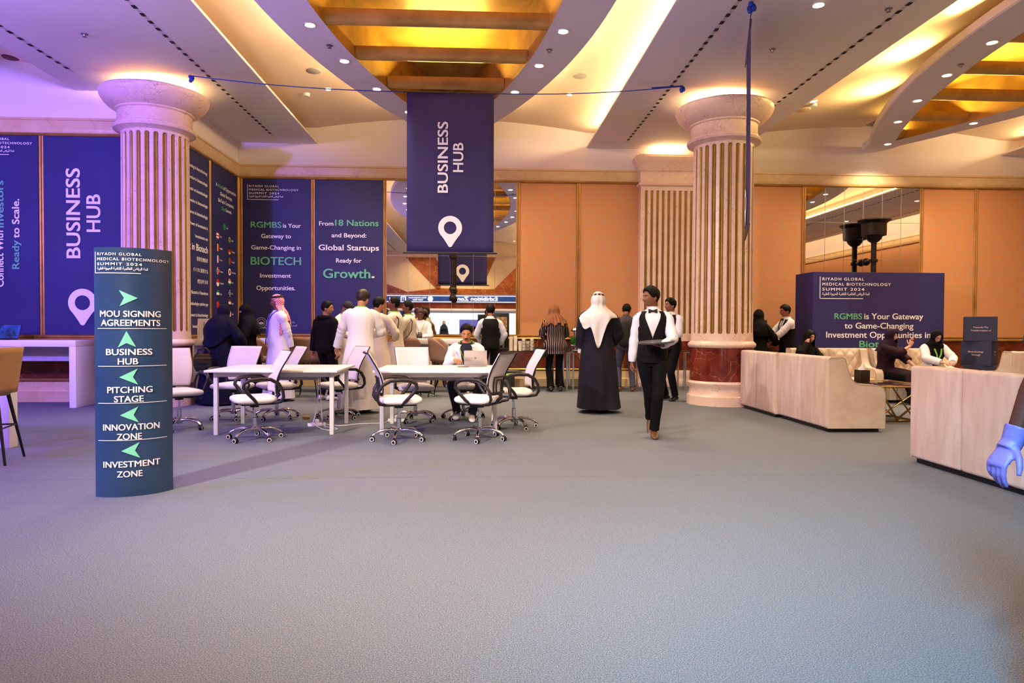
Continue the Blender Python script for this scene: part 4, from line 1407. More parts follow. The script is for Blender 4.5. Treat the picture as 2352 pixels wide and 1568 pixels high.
SO = [((4.30 + .74, 8.91, 0), 90, None), ((4.25 + .74, 10.32, 0), 90, 'cream sofa behind it in line, back panels against the right column'),
      ((4.17 + .74, 5.70, 0), 90, 'large cream sofa at right edge behind the gloved hand'), ((4.18 + .74, 4.28, 0), 90, 'cream sofa mostly beyond the right edge, nearest the camera'),
      ((6.33, 11.52, 0), 0, 'cream tufted sofa facing camera where the woman on the phone sits'), ((7.83, 11.50, 0), 0, 'cream tufted sofa facing camera with the two women in headscarves'),
      ((9.25, 11.25, 0), 180, 'cream sofa at far right edge turned away from the camera')]
for i, (lc, a, lb) in enumerate(SO):
    o = so if i == 0 else dup(so, lc, rad(a), lb)
    o.location = lc
    o.rotation_euler.z = rad(a)
    if i == 1:
        o.location.y = 10.25
        o.scale.x = .91


# ------------------------------------------------------------------ gold coffee table, tissue box
M_BRASS = M('brushed_brass', 'b08a4a', 0.28, 0.85, var=0.1)
t = thing('coffee_table', 'low brass coffee table with crossed legs between the sofas', 'coffee table', (5.78, 9.45, 0))
mk('glass_top', MB().box((-.40, -.55, .50), (.40, .55, .515), bev=.003), M('bronze_glass', '3a2a24', 0.08, 0.2), t, 30)
mb = MB()
for a, b in (((-.41, -.56), (.41, -.56)), ((.41, -.56), (.41, .56)), ((.41, .56), (-.41, .56)), ((-.41, .56), (-.41, -.56))):
    mb.tube([(*a, .505), (*b, .505)], .013, 6)
mk('top_frame', mb, M_BRASS, t, 60)
for sx in (-1, 1):
    for sy in (-1, 1):
        mk('leg', MB().tube([(sx * .39, sy * .53, .49), (-sx * .08 + sx * .06, sy * .30, .012)], .014, 6), M_BRASS, t, 60)
        mk('leg', MB().tube([(-sx * .20, sy * .53, .49), (sx * .30, sy * .25, .012)], .012, 6), M_BRASS, t, 60)
mk('foot_bar', MB().tube([(.0, -.30, .012), (.30, -.25, .012), (.30, .25, .012), (0, .30, .012), (-.3, .25, .012), (-.3, -.25, .012), (0, -.3, .012)], .012, 6), M_BRASS, t, 60)
p = PZ(2021, 884, .517)
t = thing('tissue_box', 'black tissue box on the brass coffee table', 'tissue box', (5.60, 9.70, .516), .1)
mk('box', MB().box((-.075, -.075, 0), (.075, .075, .17), bev=.004), M('tissue_box_black', '1c1614', 0.5), t, 30)
def tis(u, v):
    a = 2 * PI * u
    r = .052 * (1 - v) ** .7 * (1 + .25 * math.sin(3 * a + 4 * v))
    return V((r * math.cos(a) + .01 * v, .6 * r * math.sin(a), .171 + .105 * v))
mk('tissue', MB().grid(tis, 24, 10, wrap=True), M('tissue_white', 'f4f0f2', 0.8), t, 60)

# ------------------------------------------------------------------ coffee counter along the back wall
M_GLASSTOP = M('black_glass_top', '1a1210', 0.08, var=0.05, spec=.6)
def buffet(label, x0, x1, y0, y1, H):
    t = thing('buffet_table', label, 'buffet table', ((x0 + x1) / 2, (y0 + y1) / 2, 0))
    w, d = (x1 - x0) / 2, (y1 - y0) / 2
    mk('table_top', MB().box((-w, -d, H - .02), (w, d, H), bev=.003), M_GLASSTOP, t, 30)
    for s in (-1, 1):
        for x in (s * (w - .03), s * (w - .16)):
            for y in (-d + .04, d - .04):
                mk('leg', MB().box((x - .017, y - .017, 0), (x + .017, y + .017, H - .02)), M_CHROME, t, 0)
        mk('leg_brace', MB().box((s * (w - .03) - .012, -d + .05, H - .06), (s * (w - .03) + .012, d - .05, H - .03)).box((s * (w - .095) - .08, -d + .028, H - .045), (s * (w - .095) + .08, -d + .052, H - .02)), M_CHROME, t, 0)
    return t
Yt = 13.95
pA, pB = PY(1105, 803, Yt), PY(1296, 803, Yt)
buffet('chrome-legged buffet table carrying the coffee cups', pA.x, pB.x, Yt, Yt + .7, .80)
pC, pD = PY(1300, 803, Yt), PY(1425, 803, Yt)
buffet('chrome-legged buffet table with the green juice dispenser', pC.x, pD.x, Yt + .02, Yt + .72, .80)
pE, pF = PY(1470, 800, Yt), PY(1588, 800, Yt)
buffet('chrome-legged buffet table behind the two waiters', pE.x, pF.x, Yt - .15, Yt + .45, .82)
pG, pH = PY(1742, 806, 13.6), PY(1800, 806, 13.6)
buffet('dark buffet table between column and waiter at right', pG.x, pH.x + .2, 13.6, 14.3, .86)

M_CHINA = M('white_china', 'f2e8d8', 0.3, var=0.01)
M_PAPER = M('paper_cup', 'f0e4d0', 0.7, var=0.03)
def cup_mesh():
    return MB().lathe([(.001, .0), (.024, 0), (.028, .006), (.040, .035), (.043, .058), (.040, .058), (.036, .035), (.025, .01), (.001, .008)], n=20)
cup0 = sau0 = None
for i, u in enumerate((1203, 1222, 1212)):
    for k in range(4 if i < 2 else 3):
        p = PY(u, 790, Yt + (.12 if i < 2 else .30))
        z = .80 + k * .066
        nm = ('near left', 'near right', 'rear')[i]
        od = ('bottom', 'second', 'third', 'top')[k] if i < 2 else ('bottom', 'middle', 'top')[k]
        s = tag(mk('saucer', MB().lathe([(.001, 0), (.04, .001), (.07, .009), (.074, .012), (.05, .006), (.001, .003)], n=24), M_CHINA, None, 50, (p.x, p.y, z)), 'white saucer, %s in the %s stack of coffee cups on buffet table' % (od, nm), 'saucer', 'stacked coffee saucers')
        c = thing('coffee_cup', 'white coffee cup, %s in the %s stack on the buffet table' % (od, nm), 'cup', (p.x, p.y, z + .007), .4 * k, 'stacked coffee cups')
        mk('cup_bowl', cup_mesh(), M_CHINA, c, 50)
        mk('cup_handle', MB().tube([(.040, 0, .048), (.058, 0, .044), (.060, 0, .028), (.036, 0, .018)], .005, 6), M_CHINA, c, 60)
for u, h, lb in ((1174, .30, 'tall stack of paper cups at left on the buffet table'), (1184, .31, 'tall stack of paper cups next to the first on the buffet table')):
    p = PY(u, 790, Yt + .12)
    mb = MB()
    prof = [(.001, 0), (.03, 0)]
    n = int(h / .022)
    for q in range(n):
        z = h * q / n
        prof += [(.037, z + .004), (.0385, z + h / n * .85), (.0375, z + h / n * .9)]
    prof += [(.038, h), (.001, h)]
    tag(mk('paper_cup_stack', mb.lathe(prof, n=20), M_PAPER, None, 40, (p.x, p.y, .80)), lb, 'paper cups', 'paper cup stacks')
p = PY(1195, 790, Yt + .10)
tag(mk('paper_cup', MB().lathe([(.001, 0), (.034, 0), (.046, .20), (.048, .205), (.044, .205), (.033, .01), (.001, .01)], n=20), M_PAPER, None, 50, (p.x, p.y, .80)), 'single tall white cup beside the paper cup stacks', 'cup')
p = PY(1180, 790, Yt + .1)
tag(mk('serving_tray', MB().box((-.17, -.12, 0), (.06, .10, .006), bev=.002), M_CHROME, None, 30, (p.x + .02, p.y + .22, .80)), 'small chrome tray on the buffet table behind the paper cups', 'tray')
# coffee machine
p = PY(1152, 780, Yt + .25)
t = thing('coffee_machine', 'black coffee machine with a picture screen on the buffet table', 'coffee machine', (p.x, p.y, .80))
mk('machine_body', MB().box((-.16, .02, .30), (.16, .36, .78), bev=.01).box((-.17, .02, 0), (.17, .36, .05), bev=.01).box((-.15, .2, .05), (.15, .36, .30)), M_BLACK, t, 30)
mk('screen', MB().box((-.115, .012, .42), (.115, .02, .70)), M('screen_photo', 'b58a5a', 0.3, var=0.5, scale=30, emit='a07848', estr=.35), t, 0)
mk('spout', MB().box((.02, .03, .05), (.06, .10, .30), bev=.008), M_STEEL, t, 30)
# juice dispenser
p = PY(1322, 780, Yt + .3)
t = thing('juice_dispenser', 'chrome-lidded dispenser of green juice beside the striped-jacket woman', 'drink dispenser', (p.x, p.y, .80))
mk('stand', MB().box((-.10, -.10, 0), (.10, .10, .02), bev=.005).lathe([(.03, .02), (.03, .12)], n=14).box((-.11, -.11, .10), (.11, .11, .125), bev=.005), M_CHROME, t, 30)
mk('juice_tank', MB().box((-.11, -.11, .125), (.11, .11, .30), bev=.008), M('green_juice', '1f5c1c', 0.1, var=0.1), t, 30)
mk('lid', MB().lathe([(.05, .30), (.05, .40), (.10, .41), (.11, .43), (.09, .47), (.04, .49), (.015, .495), (.015, .53), (.001, .535)], n=24), M_CHROME, t, 40)
for i, u in enumerate((1306, 1312, 1339)):
    p = PY(u, 790, Yt + .10 + .06 * (i % 2))
    tag(mk('drinking_glass', MB().lathe([(.001, 0), (.026, 0), (.032, .10), (.030, .10), (.024, .008), (.001, .008)], n=18), M('clear_glass', 'f4f0ee', 0.03, trans=.95), None, 50, (p.x, p.y, .80)), ('empty drinking glass nearest the striped jacket', 'empty drinking glass second from the striped jacket', 'empty drinking glass right of the dispenser')[i], 'glass', 'drinking glasses by the dispenser')
p = PY(1324, 797, Yt + .10)
tag(mk('small_plate', MB().lathe([(.001, 0), (.05, .0), (.08, .012), (.05, .005), (.001, .004)], n=24), M_CHINA, None, 50, (p.x, p.y, .80)), 'small white plate in front of the green juice dispenser', 'plate')
# black crate with green lining on the floor
p = PZ(1167, 915)
t = thing('waste_box', 'black box with bright green liner on the floor under the buffet', 'box', (p.x, 13.25, 0))
mk('box', MB().box((-.16, -.16, 0), (.16, .16, .34), bev=.01), M_BLACK, t, 30)
def liner(u, v):
    return V((-.175 + .35 * u, -.175 + .35 * v, .345 + .03 * noise.noise(V((u * 9, v * 9, 1))) + .02))
mk('green_liner', MB().grid(liner, 14, 14), M('lime_liner', '7fae3a', 0.5), t, 60, solid=.03)
# dry flower arrangements
M_CORAL = M('coral_twigs', 'b8402c', 0.7)
M_STRAW = M('straw_twigs', 'b8863c', 0.7)
for u, Yv, m, lb in ((1487, Yt + .15, M_CORAL, 'red coral-like dried branches behind the waiter with the tray'), (1560, Yt + .2, M_STRAW, 'straw-coloured dried branches behind the second waiter')):
    p = PY(u, 780, Yv)
    t = thing('dried_branches', lb, 'dried flowers', (p.x, Yv, .82))
    mk('vase', MB().lathe([(.001, 0), (.05, 0), (.06, .08), (.045, .2), (.035, .24), (.04, .26), (.03, .26), (.001, .2)], n=20), M_BRONZE, t, 50)
    mb = MB()
    rr = random.Random(int(u))
    for i in range(26):
        a, l = rr.uniform(0, 2 * PI), rr.uniform(.28, .52)
        sp = rr.uniform(.1, .55)
        q = V((0, 0, .22))
        pts = [q]
        for k in range(5):
            q = q + V((math.cos(a) * sp * (k + 1) / 5, math.sin(a) * sp * (k + 1) / 5, 1)).normalized() * l / 5
            a += rr.uniform(-.5, .5)
            pts.append(q)
        mb.tube(pts, [.006, .006, .005, .005, .004, .002], 5)
        for k in (2, 3, 4):
            mb.tube([pts[k], pts[k] + V((rr.uniform(-.06, .06), rr.uniform(-.06, .06), rr.uniform(.02, .08)))], [.004, .002], 5)
    mk('twigs', mb, m, t, 60)
# black machine at the right-hand table
p = PY(1758, 790, 13.9)
t = thing('espresso_machine', 'black espresso machine beside the woman in black behind the right column', 'coffee machine', (p.x, 13.9, .86))
mk('machine_body', MB().box((-.12, -.1, 0), (.12, .14, .04), bev=.008).box((-.10, .02, .04), (.02, .14, .58), bev=.008).box((-.10, -.1, .27), (.16, .12, .35), bev=.008).box((-.12, -.08, .35), (.0, .14, .60), bev=.01), M_BLACK, t, 30)

# ------------------------------------------------------------------ small things
t = thing('paper_bag', 'white paper carrier bag on the console beside the left column', 'bag', (-4.72, 12.12, 1.05), .1)
mk('bag_body', MB().loft([[V((x * q, y * r, z)) for x, y in ((-.14, -.06), (.14, -.06), (.14, .06), (-.14, .06))] for q, r, z in ((1, 1, 0), (1, .95, .2), (.98, .5, .36))]), M('bag_paper', 'efe6ea', 0.7), t, 30)
mk('bag_handle', MB().tube([(-.03, -.045, .30), (-.035, -.06, .24), (0, -.065, .215), (.035, -.06, .24), (.03, -.045, .30)], .005, 6), M('cord_indigo', '3a3060', 0.7), t, 60)
tag(mk('leaflet', MB().box((-.12, -.09, 0), (.12, .09, .012), bev=.002), M('leaflet_print', '6a4a40', 0.5, var=.4, scale=20), None, 30, (-4.62, 12.42, 1.05)), 'brown printed leaflets lying beside the paper bag', 'leaflets')
t = thing('tablet_stand', 'black tablet on a stand on the console by the abaya woman', 'tablet', (-4.50, 12.62, 1.05), -.5)
mk('tablet', MB().box((-.11, -.006, .02), (.11, .006, .20), bev=.004, mat=Matrix.Rotation(-.3, 4, 'X')), M_BLACK, t, 30)
mk('stand_foot', MB().box((-.05, -.02, 0), (.05, .10, .02), bev=.004), M_BLACK, t, 30)
def laptop(name, label, loc, rz, lid, screen=None, logo_m=None, lean=.25, S=1.0):
    t = thing(name, label, 'laptop', loc, rz)
    mk('keyboard_base', MB().box((-.155 * S, -.11 * S, 0), (.155 * S, .11 * S, .014), bev=.004), lid, t, 30)
    mt = Matrix.Translation((0, .11 * S, .012)) @ Matrix.Rotation(-lean, 4, 'X')
    mk('screen_lid', MB().box((-.155 * S, -.003, 0), (.155 * S, .005, .215 * S), bev=.003, mat=mt), lid, t, 30)
    if screen:
        mk('screen', MB().box((-.147 * S, -.0045, .008), (.147 * S, -.0035, .207 * S), mat=mt), screen, t, 0)
    if logo_m:
        mb = MB()
        pts = []
        for i in range(28):
            a = 2 * PI * i / 28
            r = .0155 * (1 + .06 * math.cos(2 * a)) * (1 - .14 * math.exp(-((a - PI / 2) / .3) ** 2) - .07 * math.exp(-((a - 1.5 * PI) / .25) ** 2))
            x, z = r * math.cos(a), r * math.sin(a)
            if math.hypot(x + .0175, z - .002) < .0065: x = -.0175 + .0065 * (x + .0175) / max(1e-6, math.hypot(x + .0175, z - .002))
            pts.append((x, z))
        mb.prism(pts, .0050, .0058, 0, lambda x, z, d: mt @ V((x, d, .108 + z)))
        mb.prism([(.001, .018), (.002, .024), (.008, .0275), (.007, .0215)], .0050, .0058, 0, lambda x, z, d: mt @ V((x, d, .108 + z)))
        mk('lid_logo', mb, logo_m, t, 0)
    return t
M_SILVER = M('silver_aluminium', 'c9c2bc', 0.32, 0.75, var=0.02)
p = PZ(1092, 841.5, .77)
laptop('laptop', 'silver laptop open on the white table in front of the seated man', (p.x, p.y + .11, .771), PI, M_SILVER, M('screen_dark', '101418', 0.1), M('logo_mirror', '8a8480', 0.1, 0.9), .30, .96)
p = PZ(1064, 843, .77)
tag(mk('phone', MB().box((-.075, -.038, 0), (.075, .038, .009), bev=.004), M('phone_dark', '6a4a42', 0.3), None, 30, (p.x, p.y + .02, .771)), 'dark phone lying on the white table left of the laptop', 'phone')
p = PY(14, 784, 11.1)
laptop('laptop', 'black laptop with blue screen picture on the left console counter', (p.x - .14, 11.2, 1.05), -.12, M_BLACK, M('screen_blue', '0a0e1c', 0.15, var=.9, scale=9, c2='2a4c8c', emit='1c3a78', estr=.5), None, .35, 1.15)
# power strips and cables under the tables
M_CABLE = M('white_cable', 'e2dad8', 0.5)
def strip(u, v, lb, rz):
    p = PZ(u, v)
    t = thing('power_strip', lb, 'power strip', (p.x, p.y, 0), rz)
    mk('strip_body', MB().box((-.11, -.028, 0), (.11, .028, .04), bev=.006), M_WHITE, t, 30)
    mk('plug', MB().box((-.02, -.025, .04), (.03, .025, .085), bev=.008), M_WHITE, t, 30)
    mk('socket', MB().lathe([(.016, .0405), (.001, .0405)], (-.065, 0, 0), 14).lathe([(.016, .0405), (.001, .0405)], (.075, 0, 0), 14), M('socket_grey', '8c8890', 0.5), t, 0)
    return p
pa_ = strip(727, 978, 'white power strip on the carpet under the empty table', .3)
pb_ = strip(910, 968, 'white power strip on the carpet under the laptop table', .1)
def cable(lb, pts, r=.006):
    def bez(P):
        out = []
        for i in range(len(P) - 1):
            a, b, c, d = P[max(i - 1, 0)], P[i], P[i + 1], P[min(i + 2, len(P) - 1)]
            for k in range(8):
                s = k / 8
                out.append(.5 * ((2 * b) + (c - a) * s + (2 * a - 5 * b + 4 * c - d) * s * s + (3 * b - a - 3 * c + d) * s ** 3))
        return out + [P[-1]]
    tag(mk('power_cable', MB().tube(bez([V(p) for p in pts]), r, 6), M_CABLE, None, 60), lb, 'cable')
g = lambda u, v, z=.007: PZ(u, v, z)
cable('white cable crossing the carpet between the two tables', [pa_ + V((.1, .03, .02)), g(780, 977), g(830, 973), g(880, 971), pb_ + V((-.11, 0, .02))])
cable('white cable hanging from the left table to the power strip', [(-2.05, 8.75, .64), (-2.03, 8.75, .45), (-2.05, 8.72, .2), (-2.08, 8.66, .03), pa_ + V((.0, 0, .05))], .007)
cable('second white cable hanging and coiled under the left table', [(-2.02, 8.78, .64), (-2.0, 8.77, .4), (-1.97, 8.7, .15), g(745, 978), g(775, 984), g(760, 988), g(738, 984), pa_ + V((-.06, -.02, .045))], .006)
tag(mk('cable_adapter', MB().box((-.05, -.03, 0), (.05, .03, .04), bev=.01), M('adapter_brass', 'a8843c', 0.4, .3), None, 30, tuple(PZ(703, 962))), 'small brass-coloured adapter on the carpet by the left table', 'adapter')

# ------------------------------------------------------------------ people: figure builder
def itp(tab, s):
    if s <= tab[0][0]: return tab[0][1:]
    for p, q in zip(tab, tab[1:]):
        if s <= q[0]:
            t = (s - p[0]) / (q[0] - p[0])
            return tuple(lerp(a, b, t) for a, b in zip(p[1:], q[1:]))
    return tab[-1][1:]
TOR_M = [(-.10, .10, .085), (-.04, .155, .11), (.04, .165, .115), (.12, .155, .11), (.20, .145, .105), (.30, .16, .115), (.40, .178, .122), (.47, .182, .112), (.52, .155, .09), (.55, .10, .072), (.575, .062, .062), (.60, .055, .058), (.68, .055, .058)]
TOR_F = [(-.10, .10, .085), (-.04, .165, .115), (.04, .172, .118), (.12, .145, .10), (.20, .125, .092), (.30, .14, .115), (.38, .155, .125), (.46, .158, .10), (.52, .13, .08), (.55, .085, .065), (.575, .052, .055), (.60, .047, .052), (.68, .047, .052)]
def g2(x, s): return math.exp(-(x / s) ** 2)
def headf(th, ph, off=0.0):
    a, b, c = .077, .098, .117
    x, y, z = a * math.cos(ph) * math.sin(th), -b * math.cos(ph) * math.cos(th), c * math.sin(ph)
    n = V((x / a, y / b, z / c * .9))
    t = z / c
    if t < 0:
        x *= 1 - .30 * (-t) ** 1.6
        y *= (1 - .45 * (-t)) if y > 0 else (1 - .10 * t * t)
    if y < -.03 and off < .004:
        nz = 0.0
        if -.046 < z < .020: nz = (.020 - z) / .050 if z > -.030 else (z + .046) / .016
        y -= .027 * g2(x, .012 + .004 * max(0, -z / .03)) * max(0, min(1, nz))
        y += .010 * g2(abs(x) - .032, .015) * g2(z - .006, .012)
        y -= .005 * g2(z - .027, .010) * g2(x, .055)
        y -= .007 * g2(x, .022) * (g2(z + .060, .007) + g2(z + .074, .007) * .9)
        y -= .010 * g2(x, .024) * g2(z + .100, .018)
    return V((x, y, z)) + n.normalized() * off
SKIN = {}
def skin(c):
    return M('skin_' + c, c, 0.55, var=0.03, scale=9, spec=.35)
M_HAIR = M('black_hair', '0e0a09', 0.6, var=0.3, scale=40, stretch=(1, 1, .2), spec=.12)
M_HAIRB = M('auburn_hair', '7c4c2c', 0.6, var=0.3, scale=14, c2='643a20', stretch=(1, 1, .1), spec=.2)
M_EYEW = M('eye_white', 'b8aca4', 0.5, var=0.0, spec=.15)
M_IRIS = M('eye_dark', '140b08', 0.4, var=0.0, spec=.15)
M_LIP = M('lips', '8a4a44', 0.5, var=0.02)
DG = bpy.context.evaluated_depsgraph_get
def remeshed(mb, voxel, smooth_it=3):
    me = bpy.data.meshes.new('m')
    me.from_pydata(mb.v, [], mb.f)
    bm = bmesh.new(); bm.from_mesh(me)
    bmesh.ops.recalc_face_normals(bm, faces=bm.faces)
    bm.to_mesh(me); bm.free()
    o = bpy.data.objects.new('m', me)
    COL.objects.link(o)
    r = o.modifiers.new('r', 'REMESH'); r.mode = 'VOXEL'; r.voxel_size = voxel
    sm = o.modifiers.new('s', 'SMOOTH'); sm.iterations = smooth_it; sm.factor = .5
    m2 = bpy.data.meshes.new_from_object(o.evaluated_get(DG()))
    out = MB()
    out.v = [tuple(p.co) for p in m2.vertices]
    out.f = [tuple(p.vertices) for p in m2.polygons]
    out.m = [0] * len(out.f)
    bpy.data.objects.remove(o)
    bpy.data.meshes.remove(me); bpy.data.meshes.remove(m2)
    return out
def hand_mesh(mb, W, d, n, side, curl=.45, k=1.0, spread=0.0, thumb=.6):
    """W wrist, d direction of the hand, n palm normal, side = +1 when the thumb is on d x n side"""
    d = d.normalized(); n = (n - d * n.dot(d)).normalized(); l = d.cross(n) * side
    pal = []
    for f, w, h in ((-.02, .026, .019), (.0, .028, .018), (.03, .036, .017), (.065, .042, .015), (.088, .040, .012), (.096, .034, .008)):
        c = W + d * f * k
        pal.append([c + l * math.cos(2 * PI * i / 12) * w * k + n * math.sin(2 * PI * i / 12) * h * k for i in range(12)])
    mb.loft(pal)
    for j, (o, L) in enumerate(((.030, .073), (.0105, .082), (-.0095, .077), (-.029, .060))):
        p = W + d * .086 * k + l * o * k
        ang = 0.15 + curl * .3
        dirv = (d + l * spread * (o / .03) * .25).normalized()
        pts, rs = [p], [.0088 * k]
        for q, fr in enumerate((.42, .32, .26)):
            ang += curl * (.75 + .12 * j)
            dd = dirv * math.cos(ang) + n * math.sin(ang)
            p = p + dd * L * fr * k
            pts.append(p); rs.append((.0086, .0078, .006)[q] * k)
        mb.tube(pts, rs, 8)
    p = W + d * .018 * k + l * .026 * k
    pts, rs = [p], [.013 * k]
    for q, (L, a, b) in enumerate(((.040, .75, .25), (.032, .45, .45 * thumb + .2), (.026, .25, .75 * thumb + .2))):
        dd = (d * (1 - .3 * a) + l * a + n * b * .7).normalized()
        p = p + dd * L * k
        pts.append(p); rs.append((.0115, .010, .007)[q] * k)
    mb.tube(pts, rs, 8)
class Body:
    def __init__(s, label, x, y, rz, H=1.73, skin_c='a5704e', female=False, lean=0.0, hunch=0.0, side=0.0, hip=None, feet=None, knees=(-1, -1), kx=(.1, .1), arms=None, head=(0, 0), build=1.0, voxel=.0085, name='person', belly=0.0, twist=0.0, legs=True):
        s.k = k = H / 1.75
        s.build, s.belly = build, belly
        s.root = thing(name, label, 'person', (x, y, 0), rad(rz))
        s.T = TOR_F if female else TOR_M
        s.twist = twist
        hip = hip or (0, 0, .925 * k)
        s.P = V(hip)
        # spine curve
        s.sp = []
        p = V(hip)
        N = 40
        for i in range(N + 1):
            sv = .72 * i / N
            a = lean + hunch * min(1, max(0, (sv - .12) / .42))
            s.sp.append((sv, p.copy(), a))
            p = p + V((math.sin(side), -math.sin(a) * math.cos(side), math.cos(a) * math.cos(side))) * (.72 * k / N)
        s.J = {}
        arms = arms or {}
        for sd, sg in (('L', 1), ('R', -1)):
            c, a, xr, f = s.frame(.485)
            S = c + xr * sg * (.178 if not female else .155) * k * build
            spec = arms.get(sd, {})
            T = V(spec.get('t', (sg * .235 * build, -.04, .835 * k)))
            pole = V(spec.get('pole', (sg * .3, 1, -.2)))
            E, Wr = s.ik(S, T, .285 * k, .255 * k, pole)
            d = V(spec['d']) if 'd' in spec else (Wr - E)
            n = V(spec.get('n', (-sg, 0, 0)))
            s.J[sd] = dict(S=S, E=E, W=Wr, d=d.normalized(), n=n, curl=spec.get('curl', .4), thumb=spec.get('thumb', .6), spread=spec.get('spread', 0.0), hs=spec.get('hs', 1.0))
        s.legs = legs
        feet = feet or {'L': (.10, 0, .085, 8), 'R': (-.10, 0, .085, -8)}
        for i, (sd, sg) in enumerate((('L', 1), ('R', -1))):
            ft = feet[sd]
            h = s.P + V((sg * .092 * k, 0, -.02 * k))
            A = V(ft[:3])
            K, A = s.ik(h, A, .445 * k, .43 * k, V((sg * kx[i], knees[i], .05)))
            s.J[sd].update(H=h, K=K, A=A, yaw=rad(ft[3]), tip=ft[4] if len(ft) > 4 else 0.0)
        # head
        sv, p, a = s.sp[-1]
        base = s.frame(.60)[0]
        hr = Matrix.Rotation(rad(head[0]), 3, 'Z') @ Matrix.Rotation(rad(head[1]) + a * .5, 3, 'X')
        s.hr = hr
        s.hk = .55 + .45 * k if not female else .50 + .45 * k
        s.hc = base + hr @ V((0, -.022, .112)) * s.hk
        s.skin = skin(skin_c)
        s.body(voxel)
    def frame(s, sv):
        sp = s.sp
        q = max(0.0, min(.72, sv)) / .72 * (len(sp) - 1)
        i = min(int(q), len(sp) - 2)
        t = q - i
        c = sp[i][1].lerp(sp[i + 1][1], t)
        a = lerp(sp[i][2], sp[i + 1][2], t)
        if sv < 0: c = sp[0][1] + V((0, 0, sv * s.k))
        tw = rad(s.twist) * max(0, min(1, sv / .4))
        f = V((math.sin(tw) * math.cos(a), -math.cos(tw) * math.cos(a), -math.sin(a)))
        if sv < 0: f = V((0, -1, 0))
        return c, a, V((math.cos(tw), math.sin(tw), 0)), f
    def tp(s, sv, th, m=0.0):
        c, a, xr, f = s.frame(sv)
        rx, ry = itp(s.T, sv)
        bl = s.belly * math.exp(-((sv - .14) / .16) ** 2) * max(0, math.cos(th))
        return c + xr * math.sin(th) * (rx * s.k * s.build + m) + f * math.cos(th) * (ry * s.k * s.build + m + bl)
    def hp(s, th, ph, off=0.0):
        return s.hc + s.hr @ (headf(th, ph, off) * s.hk)
    def hv(s, v): return s.hc + s.hr @ (V(v) * s.hk)
    def ik(s, A, T, l1, l2, pole):
        d = T - A
        L = min(d.length, (l1 + l2) * .999)
        dn = d.normalized()
        q = (l1 * l1 - l2 * l2 + L * L) / (2 * L)
        h = math.sqrt(max(0, l1 * l1 - q * q))
        pl = pole - dn * pole.dot(dn)
        pl = pl.normalized() if pl.length > 1e-6 else V((0, 1, 0))
        return A + dn * q + pl * h, A + dn * L
    def body(s, voxel):
        mb = MB()
        k = s.k
        n = 20
        mb.loft([[s.tp(sv, 2 * PI * i / n, -.004) for i in range(n)] for sv in (-.10, -.04, .04, .12, .20, .30, .40, .47, .52, .55, .575, .60, .66)])
        for sd, sg in (('L', 1), ('R', -1)):
            j = s.J[sd]
            S, E, W = j['S'], j['E'], j['W']
            c = s.frame(.47)[0]
            mb.tube([S.lerp(c, .45), S, S.lerp(E, .35), S.lerp(E, .8), E, E.lerp(W, .25), E.lerp(W, .7), W, W + j['d'] * .015], [q * k * (.9 + .1 * s.build) for q in (.05, .054, .047, .04, .038, .040, .031, .025, .024)], 12)
            if s.legs:
                h, K, A = j['H'], j['K'], j['A']
                mb.tube([h + V((0, 0, .04)), h, h.lerp(K, .4), h.lerp(K, .85), K, K.lerp(A, .3), K.lerp(A, .7), A, A - V((0, 0, .05))], [q * k for q in (.075, .082, .075, .056, .053, .055, .042, .036, .036)], 12)
        # head, ears
        nu, nv = 56, 40
        rings = [[s.hp(2 * PI * i / nu, -PI / 2 + PI * jv / nv) for i in range(nu)] for jv in range(1, nv)]
        mb.loft(rings)
        for sg in (-1, 1):
            mb.ball(s.hv((sg * .079, .012, -.012)), (.010, .017, .030), 10, mat=s.hr)
        out = remeshed(mb, voxel)
        # soft lips get their own colour
        inv = s.hr.inverted()
        for fi, f in enumerate(out.f):
            q = inv @ (V(out.v[f[0]]) - s.hc) / s.hk
            if q.y < -.075 and abs(q.x) < .021 and -.082 < q.z < -.056: out.m[fi] = 1
        for sd, sg in (('L', 1), ('R', -1)):
            j = s.J[sd]
            dx = j['d'].cross(j['n'])
            hand_mesh(out, j['W'], j['d'], j['n'], 1 if sg < 0 else -1, j['curl'], s.hk * j['hs'], j['spread'], j['thumb'])
        s.bodyo = mk('body', out, [s.skin, M_LIP], s.root, 180)
    # ---- face
    def face(s, brow=M_HAIR, eyes=True):
        if eyes:
            for sg in (-1, 1):
                e = MB()
                e.ball(s.hv((sg * .032, -.0765, .006)), (.0125 * s.hk, .009, .0055), 12, mat=s.hr)
                e.ball(s.hv((sg * .032, -.0825, .006)), (.0062, .004, .0056), 10, 1, mat=s.hr)
                mk('eye', e, [M_EYEW, M_IRIS], s.root, 60)
        for sg in (-1, 1):
            pts = [s.hv((sg * x, y, z)) for x, y, z in ((.014, -.094, .022), (.026, -.092, .027), (.038, -.084, .027), (.050, -.070, .020))]
            mk('eyebrow', MB().tube(pts, [.003, .004, .0038, .002], 6), brow, s.root, 60)
